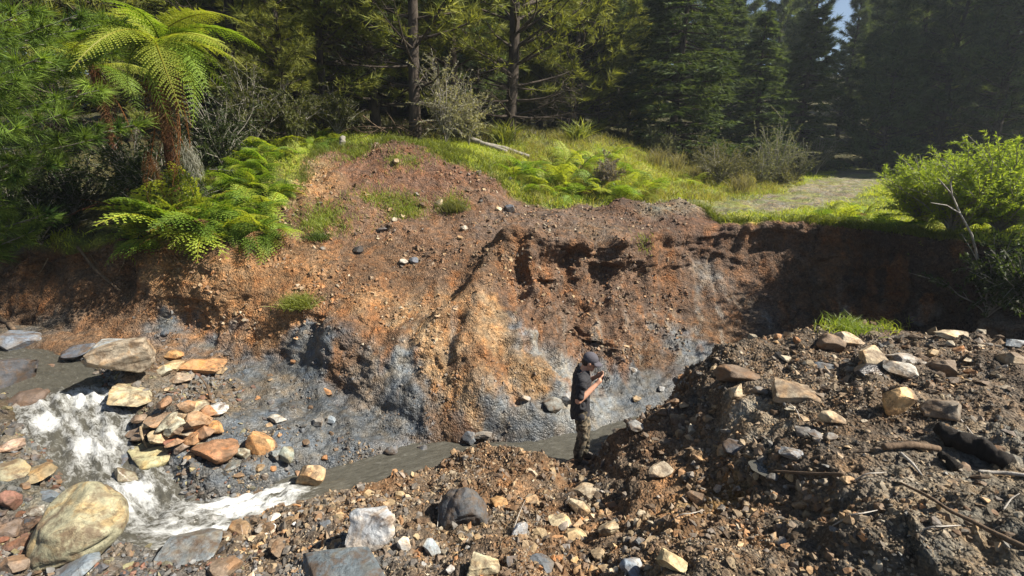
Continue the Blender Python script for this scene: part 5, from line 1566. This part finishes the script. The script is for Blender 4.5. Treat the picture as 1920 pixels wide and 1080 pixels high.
# brush pile
bp_ = thing('brush_pile', 'pile of dry brown branches at the foot of the straight pine', 'brush pile', at_px(735, 16.6))
r5 = np.random.default_rng(8)
for i in range(30):
    c0 = np.array([r5.normal() * .7, r5.normal() * .25, r5.uniform(.05, .5)])
    d = unit(r5.normal(size=3) * np.array([1, .5, .35]))
    L = r5.uniform(.5, 1.3)
    limb('stick', '', '', [c0 - d * L / 2, c0 + r5.normal(size=3) * .08, c0 + d * L / 2], [.022, .016, .006], M['brownstick'], 5, i, parent=bp_)
# wood on the right heap
limb('charred_log', 'charred black log lying on the right heap', 'log', [on(1758, 815, .06), on(1800, 838, .08), on(1850, 858, .07), on(1888, 872, .03)], [.06, .10, .085, .05], M['char'], 12, 6, knots=.5)
limb('charred_log', 'charred black chunk in front of the larger charred log', 'log', [on(1760, 858, .03), on(1775, 872, .05), on(1795, 885, .03)], [.04, .065, .05], M['char'], 10, 7, knots=.5)
limb('broken_branch', 'grey-brown broken branch ending at the charred log', 'branch', [on(1655, 846, .04), on(1705, 843, .045), on(1758, 848, .04)], [.03, .03, .024], M['brownstick'], 9, 8)
limb('stick', 'thin pale stick sloping down from the broken branch', 'stick', [on(1688, 853, .02), on(1710, 875, .025), on(1728, 894, .015)], [.012, .011, .007], M['deadwood'], 6, 9)
limb('stick', 'white stick at the right edge below the charred log', 'stick', [on(1833, 888, .02), on(1880, 893, .03), on(1935, 897, .02)], [.014, .015, .012], M['deadwood'], 6, 10)
limb('long_branch', 'long thin dark branch running to the lower right corner', 'branch', [on(1688, 912, .03), on(1760, 955, .04), on(1840, 998, .04), on(1930, 1040, .03)], [.007, .012, .015, .016], M['brownstick'], 6, 11)
limb('stick', 'brown reed lying across the middle of the right heap', 'stick', [on(1440, 886, .02), on(1510, 893, .03), on(1582, 893, .02)], [.012, .013, .012], M['brownstick'], 6, 12)
limb('stick', 'thin twig at the far right of the heap', 'stick', [on(1800, 790, .02), on(1822, 820, .03)], [.008, .005], M['deadwood'], 5, 13)
limb('stick', 'orange splinter of wood at the rim of the cut bank', 'stick', [on(1338, 838, .02), on(1362, 848, .03)], [.016, .01], M['root'], 6, 14)
limb('stick', 'upright brown stick behind the rock pile', 'stick', [on(396, 752, 0), np.array(on(393, 752, 0)) + [-.02, .03, .25], np.array(on(386, 752, 0)) + [-.05, .05, .42]], [.02, .016, .01], M['brownstick'], 6, 15)
limb('stick', 'yellow curved root draped over the front of the rock pile', 'root', [np.array(on(276, 830)) + [0, -.05, .30], np.array(on(280, 830)) + [0, -.1, .2], np.array(on(286, 838)) + [0, -.1, .06]], [.016, .022, .012], M['root'], 7, 16)
limb('stick', 'orange stick leaning on the dark blue stone by the water', 'stick', [on(225, 868, .05), on(240, 845, .12)], [.015, .012], M['root'], 6, 17)
for i, (x0, y0, x1, y1, lab) in enumerate([(960, 1005, 985, 940, 'thin straw stuck in the soil right of the dark boulder'), (820, 990, 828, 930, 'thin root standing left of the dark boulder'), (1250, 985, 1320, 960, 'straw lying below the cut bank'), (1560, 990, 1650, 960, 'straw on the lower right gravel'),
                                           (1600, 905, 1660, 890, 'small dry twig left of the long dark branch'), (1480, 760, 1500, 790, 'tiny twig among the heap stones'), (1880, 960, 1910, 930, 'short dry stalk near the right edge'), (1700, 1010, 1800, 990, 'dry stalk near the bottom right')]):
    limb('twig', lab, 'twig', [on(x0, y0, .02), np.array(on((x0 + x1) / 2, (y0 + y1) / 2, .05)), on(x1, y1, .02)], [.005, .005, .003], M['deadwood'], 5, 30 + i)
# roots dangling from the left bank
r6 = random.Random(3)
def root(px, py, l, lab):
    p = np.array(on(px, py))
    pts = [p + [0, .05, 0]]
    d = np.array([r6.uniform(-.3, .3), -.12, -1.0])
    for k in range(6):
        d = d + np.array([r6.uniform(-.5, .5), r6.uniform(-.1, .1), 0])
        pts.append(pts[-1] + unit(d) * l / 6 + np.array([0, -.015, 0]))
    limb('tree_root', lab, 'root', pts, np.linspace(.014, .004, 7), M['root'], 5, int(px), group='roots hanging from the left bank')
for px, py, l in ((120, 480, .7), (140, 500, .5), (165, 470, .8), (150, 520, .5), (280, 462, .8), (295, 470, .9), (300, 500, .6), (285, 510, .6), (200, 480, .5), (60, 500, .5), (90, 470, .6), (310, 462, .4), (230, 470, .5), (180, 500, .4)):
    root(px, py, l, 'thin pale root dangling from the %s left bank' % ('far end of the' if px < 200 else 'fern-topped part of the'))
limb('fallen_branch', 'dark brown branch slanting down the left bank', 'branch', [np.array(on(155, 470)) + [0, -.1, .1], np.array(on(195, 515)) + [0, -.1, .05], np.array(on(235, 545)) + [0, -.12, .02]], [.03, .03, .02], M['brownstick'], 7, 41)
limb('fallen_branch', 'rusty dead branch lying in the hollow at the left', 'branch', [np.array(on(100, 425)) + [0, -.1, .05], np.array(on(150, 405)) + [0, -.1, .08], np.array(on(190, 385)) + [0, -.1, .05]], [.03, .028, .015], M['fern_bark'], 7, 42)
limb('fallen_branch', 'short log end at the left edge above the upper creek', 'branch', [np.array(on(-15, 585)) + [0, -.05, .05], np.array(on(15, 605)) + [0, -.05, .05], np.array(on(32, 620)) + [0, -.05, .05]], [.05, .05, .045], M['brownstick'], 8, 43)
# pale hanging lichen and dry skirt below the tree fern trunk
sk = thing('hanging_lichen', 'pale grey lichen hanging beside the tree fern trunk', 'lichen', Vector(P(348, 280, 10.2)))
r7 = np.random.default_rng(12)
V_, F_ = spikes(r7.normal(size=(900, 3)) * [.07, .06, .12] + np.outer(r7.random(900), [.14, 0, -.4]), r7.normal(size=(900, 3)) * [.4, .4, .3] + [.15, 0, -1], r7.uniform(.06, .2, 900), .009, r7)
gk = Geo(); gk.add(V_, F_, (.28, .28, .23))
obj('strands', gk.mesh('strands', False), M['dry'], sk)
sk2 = thing('dead_fern_skirt', 'withered brown fronds hanging under the tree fern trunk', 'dead fronds', Vector(P(275, 285, 10.15)))
for i in range(9):
    f_ = obj('dead_frond', TFD[i % 2], None, sk2)
    f_.rotation_euler = (r6.uniform(-.4, .4), .8 + r6.uniform(-.2, .3), -1.6 + r6.uniform(-1.2, 1.2))
    f_.scale = [.5 * r6.uniform(.7, 1.1)] * 3

# ------------------------------------------------------------------ the person in the creek
def capsule(p0, r0, p1, r1, n=12, sq=None):
    p0, p1 = np.array(p0, float), np.array(p1, float)
    ax = p1 - p0
    L = np.linalg.norm(ax)
    t = ax / L if L > 1e-6 else Z
    rings = [(p0 - t * r0 * math.cos(a), r0 * math.sin(a)) for a in (.25, .6, 1.0, 1.35)] + [(p0 + ax * q, r0 + (r1 - r0) * q) for q in (0, .25, .5, .75, 1)] + [(p1 + t * r1 * math.cos(a), r1 * math.sin(a)) for a in (1.35, 1.0, .6, .25)]
    ref = np.array([0, 0, 1.0]) if abs(t[2]) < .8 else np.array([1.0, 0, 0])
    a = unit(np.cross(t, ref)); b = np.cross(t, a)
    return _rings([(c, a * r, b * r) for c, r in rings], n)
def _rings(rs, n):
    ang = np.arange(n) * 2 * np.pi / n
    V_ = np.concatenate([c + np.outer(np.cos(ang), a) + np.outer(np.sin(ang), b) for c, a, b in rs])
    m = len(rs)
    i = np.arange(m - 1)[:, None] * n
    k = np.arange(n); k2 = (k + 1) % n
    F_ = np.stack([i + k, i + k2, i + n + k2, i + n + k], -1).reshape(-1, 4).tolist()
    F_.append(list(range(n))[::-1]); F_.append(list(range((m - 1) * n, m * n)))
    return V_, F_
def oval(rs, n=20):
    """stack of horizontal ovals: (x, y, z, half depth x, half width y)"""
    return _rings([(np.array([x, y, z]), np.array([dx, 0, 0]), np.array([0, dy, 0])) for x, y, z, dx, dy in rs], n)
def ball(c, rx, ry, rz, n=16):
    return _rings([(np.array([c[0], c[1], c[2] + rz * math.sin(a)]), np.array([rx * math.cos(a), 0, 0]), np.array([0, ry * math.cos(a), 0])) for a in np.linspace(-1.45, 1.45, 11)], n)
def fuse(name, shapes, voxel, smooth=4, wrinkle=0.0, wscale=14, seed=1):
    """Fuses overlapping shapes into one continuous surface."""
    me = bpy.data.meshes.new(name)
    VV, FF, n0 = [], [], 0
    for v, f in shapes:
        VV += v.tolist()
        FF += [[q + n0 for q in x] for x in f]
        n0 += len(v)
    me.from_pydata(VV, [], FF)
    tmp = bpy.data.objects.new('tmp', me)
    COL.objects.link(tmp)
    m = tmp.modifiers.new('r', 'REMESH'); m.mode = 'VOXEL'; m.voxel_size = voxel; m.use_smooth_shade = True
    m = tmp.modifiers.new('s', 'SMOOTH'); m.factor = .5; m.iterations = smooth
    out = bpy.data.meshes.new_from_object(tmp.evaluated_get(bpy.context.evaluated_depsgraph_get()))
    bpy.data.objects.remove(tmp)
    out.name = name
    co = np.zeros(len(out.vertices) * 3, np.float32); out.vertices.foreach_get('co', co); co = co.reshape(-1, 3)
    if wrinkle:
        nr = np.zeros(len(out.vertices) * 3, np.float32); out.vertices.foreach_get('normal', nr); nr = nr.reshape(-1, 3)
        w = fbm(co * np.array([wscale, wscale, wscale * 1.6]) + 2.5 * fbm(co * 4, 2, seed)[:, None], 2, seed + 3)
        co = co + nr * (wrinkle * w)[:, None]
        out.vertices.foreach_set('co', co.astype(np.float32).ravel())
    for pl in out.polygons:
        pl.use_smooth = True
    out.update()
    return out
def head_pt(x, y, z):                # head frame (origin at the skull centre) tilted to look down
    a = math.radians(24)
    return np.array([.085 + x * math.cos(a) + z * math.sin(a), y, 1.595 - x * math.sin(a) + z * math.cos(a)])
def rot_shape(sh, centre=(0, 0, 0)):
    v, f = sh
    return np.array([head_pt(*q) for q in v]), f
SR, SL = (-.02, -.185, 1.40), (-.02, .185, 1.40)
ER, EL = (-.06, -.235, 1.115), (-.03, .235, 1.12)
WR, WL = (.185, -.085, 1.305), (.19, .09, 1.33)
body = [oval([(-.02, 0, .86, .10, .14), (-.02, 0, .95, .115, .165), (-.02, 0, 1.05, .105, .15), (-.015, 0, 1.2, .11, .165), (-.015, 0, 1.33, .115, .18), (-.015, 0, 1.42, .09, .17), (0, 0, 1.475, .055, .08)]),
        capsule((0, 0, 1.44), .062, head_pt(-.02, 0, -.06), .056),
        rot_shape(ball((-.005, 0, .02), .098, .077, .115)), rot_shape(ball((.035, 0, -.055), .06, .056, .066)),
        rot_shape(capsule((.088, 0, .015), .011, (.112, 0, -.022), .016)), rot_shape(ball((.085, 0, -.062), .018, .026, .012)), rot_shape(ball((.08, 0, -.1), .022, .026, .02)),
        rot_shape(ball((.079, .03, .018), .014, .02, .009)), rot_shape(ball((.079, -.03, .018), .014, .02, .009)),
        rot_shape(ball((-.005, .08, -.005), .02, .012, .032)), rot_shape(ball((-.005, -.08, -.005), .02, .012, .032))]
for S, E, W, sg in ((SR, ER, WR, -1), (SL, EL, WL, 1)):
    body += [capsule(S, .062, E, .045), capsule(E, .046, np.array(E) + (np.array(W) - E) * .35, .047), capsule(np.array(E) + (np.array(W) - E) * .35, .047, W, .029)]
    d = unit(np.array(W) - np.array(E))
    palm = np.array(W) + d * .055 + np.array([0, 0, .008])
    inward = np.array([0, -sg, 0.0])
    body.append(capsule(W, .028, palm, .036)); body.append(capsule(palm + Z * .018, .026, palm - Z * .022, .026))
    for k, (off, fl) in enumerate(((.036, .030), (.013, .035), (-.011, .033), (-.034, .026))):
        kn = palm + d * .04 + Z * off
        mid = kn + d * fl * .9 + inward * .012
        tip = mid + inward * fl * .9 + d * .004
        body += [capsule(palm + Z * off * .7, .011, kn, .0105, 8), capsule(kn, .0102, mid, .0095, 8), capsule(mid, .0095, tip, .0085, 8)]
    th = palm + Z * .03 + inward * .02
    body += [capsule(palm - d * .02 + Z * .02, .015, th + d * .015, .012, 8), capsule(th + d * .015, .0115, th + d * .045 + inward * .012, .0095, 8)]
HR, HL = (-.02, -.085, .90), (-.02, .085, .90)
KR, KL = (.035, -.09, .50), (.07, .10, .50)
AR, AL = (-.015, -.09, .10), (.075, .115, .10)
for Hp, K, A in ((HR, KR, AR), (HL, KL, AL)):
    body += [capsule(Hp, .085, K, .058), capsule(K, .056, np.array(K) + (np.array(A) - K) * .35 - [.015, 0, 0], .054), capsule(np.array(K) + (np.array(A) - K) * .35 - [.015, 0, 0], .054, A, .036), capsule(A, .036, np.array(A) + [.11, 0, -.06], .028)]
pm_skin = plain_mat('skin', (.50, .27, .18), .5, 60, .12, .1)
pm_black = plain_mat('black_cotton', (.026, .026, .03), .85, 90, .3, .3)
pm_cap = plain_mat('cap_cloth', (.075, .072, .085), .85, 120, .2, .3)
pm_boot = plain_mat('boot_leather', (.10, .085, .07), .6, 40, .35, .3)
pm_hair = plain_mat('hair_brown', (.04, .025, .018), .7, 90, .3, .5)
def camo_mat():
    m, nt, out = new_mat('camouflage_cloth')
    tc = N(nt, 'ShaderNodeTexCoord')
    n1 = N(nt, 'ShaderNodeTexNoise', Scale=11.0, Detail=3.0, Distortion=.6)
    nt.links.new(tc.outputs['Object'], n1.inputs['Vector'])
    c = ramp(nt, n1.outputs[0], [(0.0, (.02, .018, .014)), (.42, (.05, .045, .03)), (.50, (.15, .12, .08)), (.58, (.075, .06, .035)), (.66, (.22, .18, .13))], 'CONSTANT')
    b = N(nt, 'ShaderNodeBsdfPrincipled', Roughness=.9)
    nt.links.new(c, b.inputs['Base Color'])
    nt.links.new(b.outputs[0], out.inputs[0])
    return m
pbase = Vector(P(1086, 866, 6.35))
person = thing('person', 'person in black t-shirt, camouflage trousers and grey cap looking down at raised hands', 'person', pbase, math.radians(-6))
obj('body', fuse('body', body, .0075, 3), pm_skin, person)
shirt = [oval([(-.025, 0, .78, .135, .20), (-.025, 0, .84, .135, .20), (-.02, 0, .95, .13, .19), (-.02, 0, 1.08, .125, .178), (-.018, 0, 1.22, .13, .185), (-.018, 0, 1.34, .132, .197), (-.018, 0, 1.42, .105, .185), (-.005, 0, 1.475, .075, .10), (.0, 0, 1.492, .066, .075)])]
for S, E in ((SR, ER), (SL, EL)):
    S, E = np.array(S), np.array(E)
    shirt += [capsule(S, .075, S + (E - S) * .72, .074)]
obj('t_shirt', fuse('t_shirt', shirt, .012, 4, .016, 8, 4), pm_black, person)
tr = [oval([(-.02, 0, .80, .115, .17), (-.02, 0, .9, .12, .175), (-.02, 0, .98, .112, .165)])]
for Hp, K, A in ((HR, KR, AR), (HL, KL, AL)):
    A2 = np.array(A) + [0, 0, .03]
    tr += [capsule(Hp, .10, K, .083), capsule(K, .082, A2 + [-.005, 0, .10], .078), capsule(A2 + [-.005, 0, .10], .082, A2, .068)]
obj('trousers', fuse('trousers', tr, .012, 4, .013, 11, 9), camo_mat(), person)
for A in (AR, AL):
    A = np.array(A)
    bt = [capsule(A + [-.01, 0, .08], .052, A + [-.01, 0, -.03], .052), capsule(A + [-.02, 0, -.06], .045, A + [.13, 0, -.065], .042), capsule(A + [.0, 0, -.02], .045, A + [.11, 0, -.055], .036)]
    ob = obj('boot', fuse('boot', bt, .01, 3), pm_boot, person)
    sv, sf = _rings([(A + [.05, 0, -.105], np.array([.135, 0, 0]), np.array([0, .05, 0])), (A + [.05, 0, -.08], np.array([.135, 0, 0]), np.array([0, .05, 0]))], 20)
    sm_ = bpy.data.meshes.new('sole'); sm_.from_pydata(sv.tolist(), [], sf)
    obj('sole', sm_, pm_black, ob)
capd = [rot_shape(ball((-.01, 0, .05), .112, .092, .095))]
cme = fuse('cap', capd, .01, 2)
co = np.zeros(len(cme.vertices) * 3); cme.vertices.foreach_get('co', co)
capo = obj('cap', cme, pm_cap, person)
bv, bf = [], []
nb = 13
for rr_, z in ((.095, .045), (.125, .036), (.155, .026), (.178, .015)):
    for k in range(nb):
        a = -1.15 + 2.3 * k / (nb - 1)
        e = (rr_ - .095) * (math.cos(a) ** .6 if math.cos(a) > 0 else 0)
        bv.append(head_pt((.097 + e) * math.cos(a), (.082 + e * .45) * math.sin(a), z - .03 * math.sin(a) ** 2 + .012))
bq = [[i * nb + k, i * nb + k + 1, (i + 1) * nb + k + 1, (i + 1) * nb + k] for i in range(3) for k in range(nb - 1)]
bme = bpy.data.meshes.new('cap_brim'); bme.from_pydata([tuple(v) for v in bv], [], bq)
for pl in bme.polygons: pl.use_smooth = True
bo = obj('brim', bme, pm_cap, capo)
md = bo.modifiers.new('thick', 'SOLIDIFY'); md.thickness = .006
obj('hair', fuse('hair', [rot_shape(ball((-.045, 0, -.01), .066, .079, .075))], .01, 2), pm_hair, person)
# what the hands hold
hv, hf = _rings([(np.array([0, 0, z]), np.array([.012, 0, 0]), np.array([0, .036, 0])) for z in (-.06, .06)], 4)
hp = thing('handheld_device', 'small dark device held up in both hands of the person', 'device')
hm_ = bpy.data.meshes.new('handheld_device')
bm = bmesh.new(); bmesh.ops.create_cube(bm, size=1.0)
for v in bm.verts: v.co = Vector((v.co.x * .016, v.co.y * .13, v.co.z * .075))
bmesh.ops.bevel(bm, geom=bm.edges[:], offset=.004, segments=2, affect='EDGES')
bm.to_mesh(hm_); bm.free()
person.scale = (1.04, 1.04, 1.04)
hp.location = person.matrix_basis @ Vector((.288, 0, 1.375))
hp.rotation_euler = (0, -.5, math.radians(-6))
pe = obj('body', hm_, pm_black, hp)

# ------------------------------------------------------------------ moist air between the trees
hz = bpy.data.meshes.new('haze')
bm = bmesh.new(); bmesh.ops.create_cube(bm, size=1.0)
for v in bm.verts:
    v.co = Vector((v.co.x * 560, 62 + v.co.y * 160, 19 + v.co.z * 46))
bm.to_mesh(hz); bm.free()
hm, nt, out = new_mat('haze_air')
pv = N(nt, 'ShaderNodeVolumePrincipled')
pv.inputs['Color'].default_value = (.78, .88, 1.0, 1)
pv.inputs['Density'].default_value = 0.0007
pv.inputs['Anisotropy'].default_value = 0.3
nt.links.new(pv.outputs[0], out.inputs['Volume'])
obj('haze', hz, hm, kind='stuff', label='thin bluish haze in the forest air', category='haze')
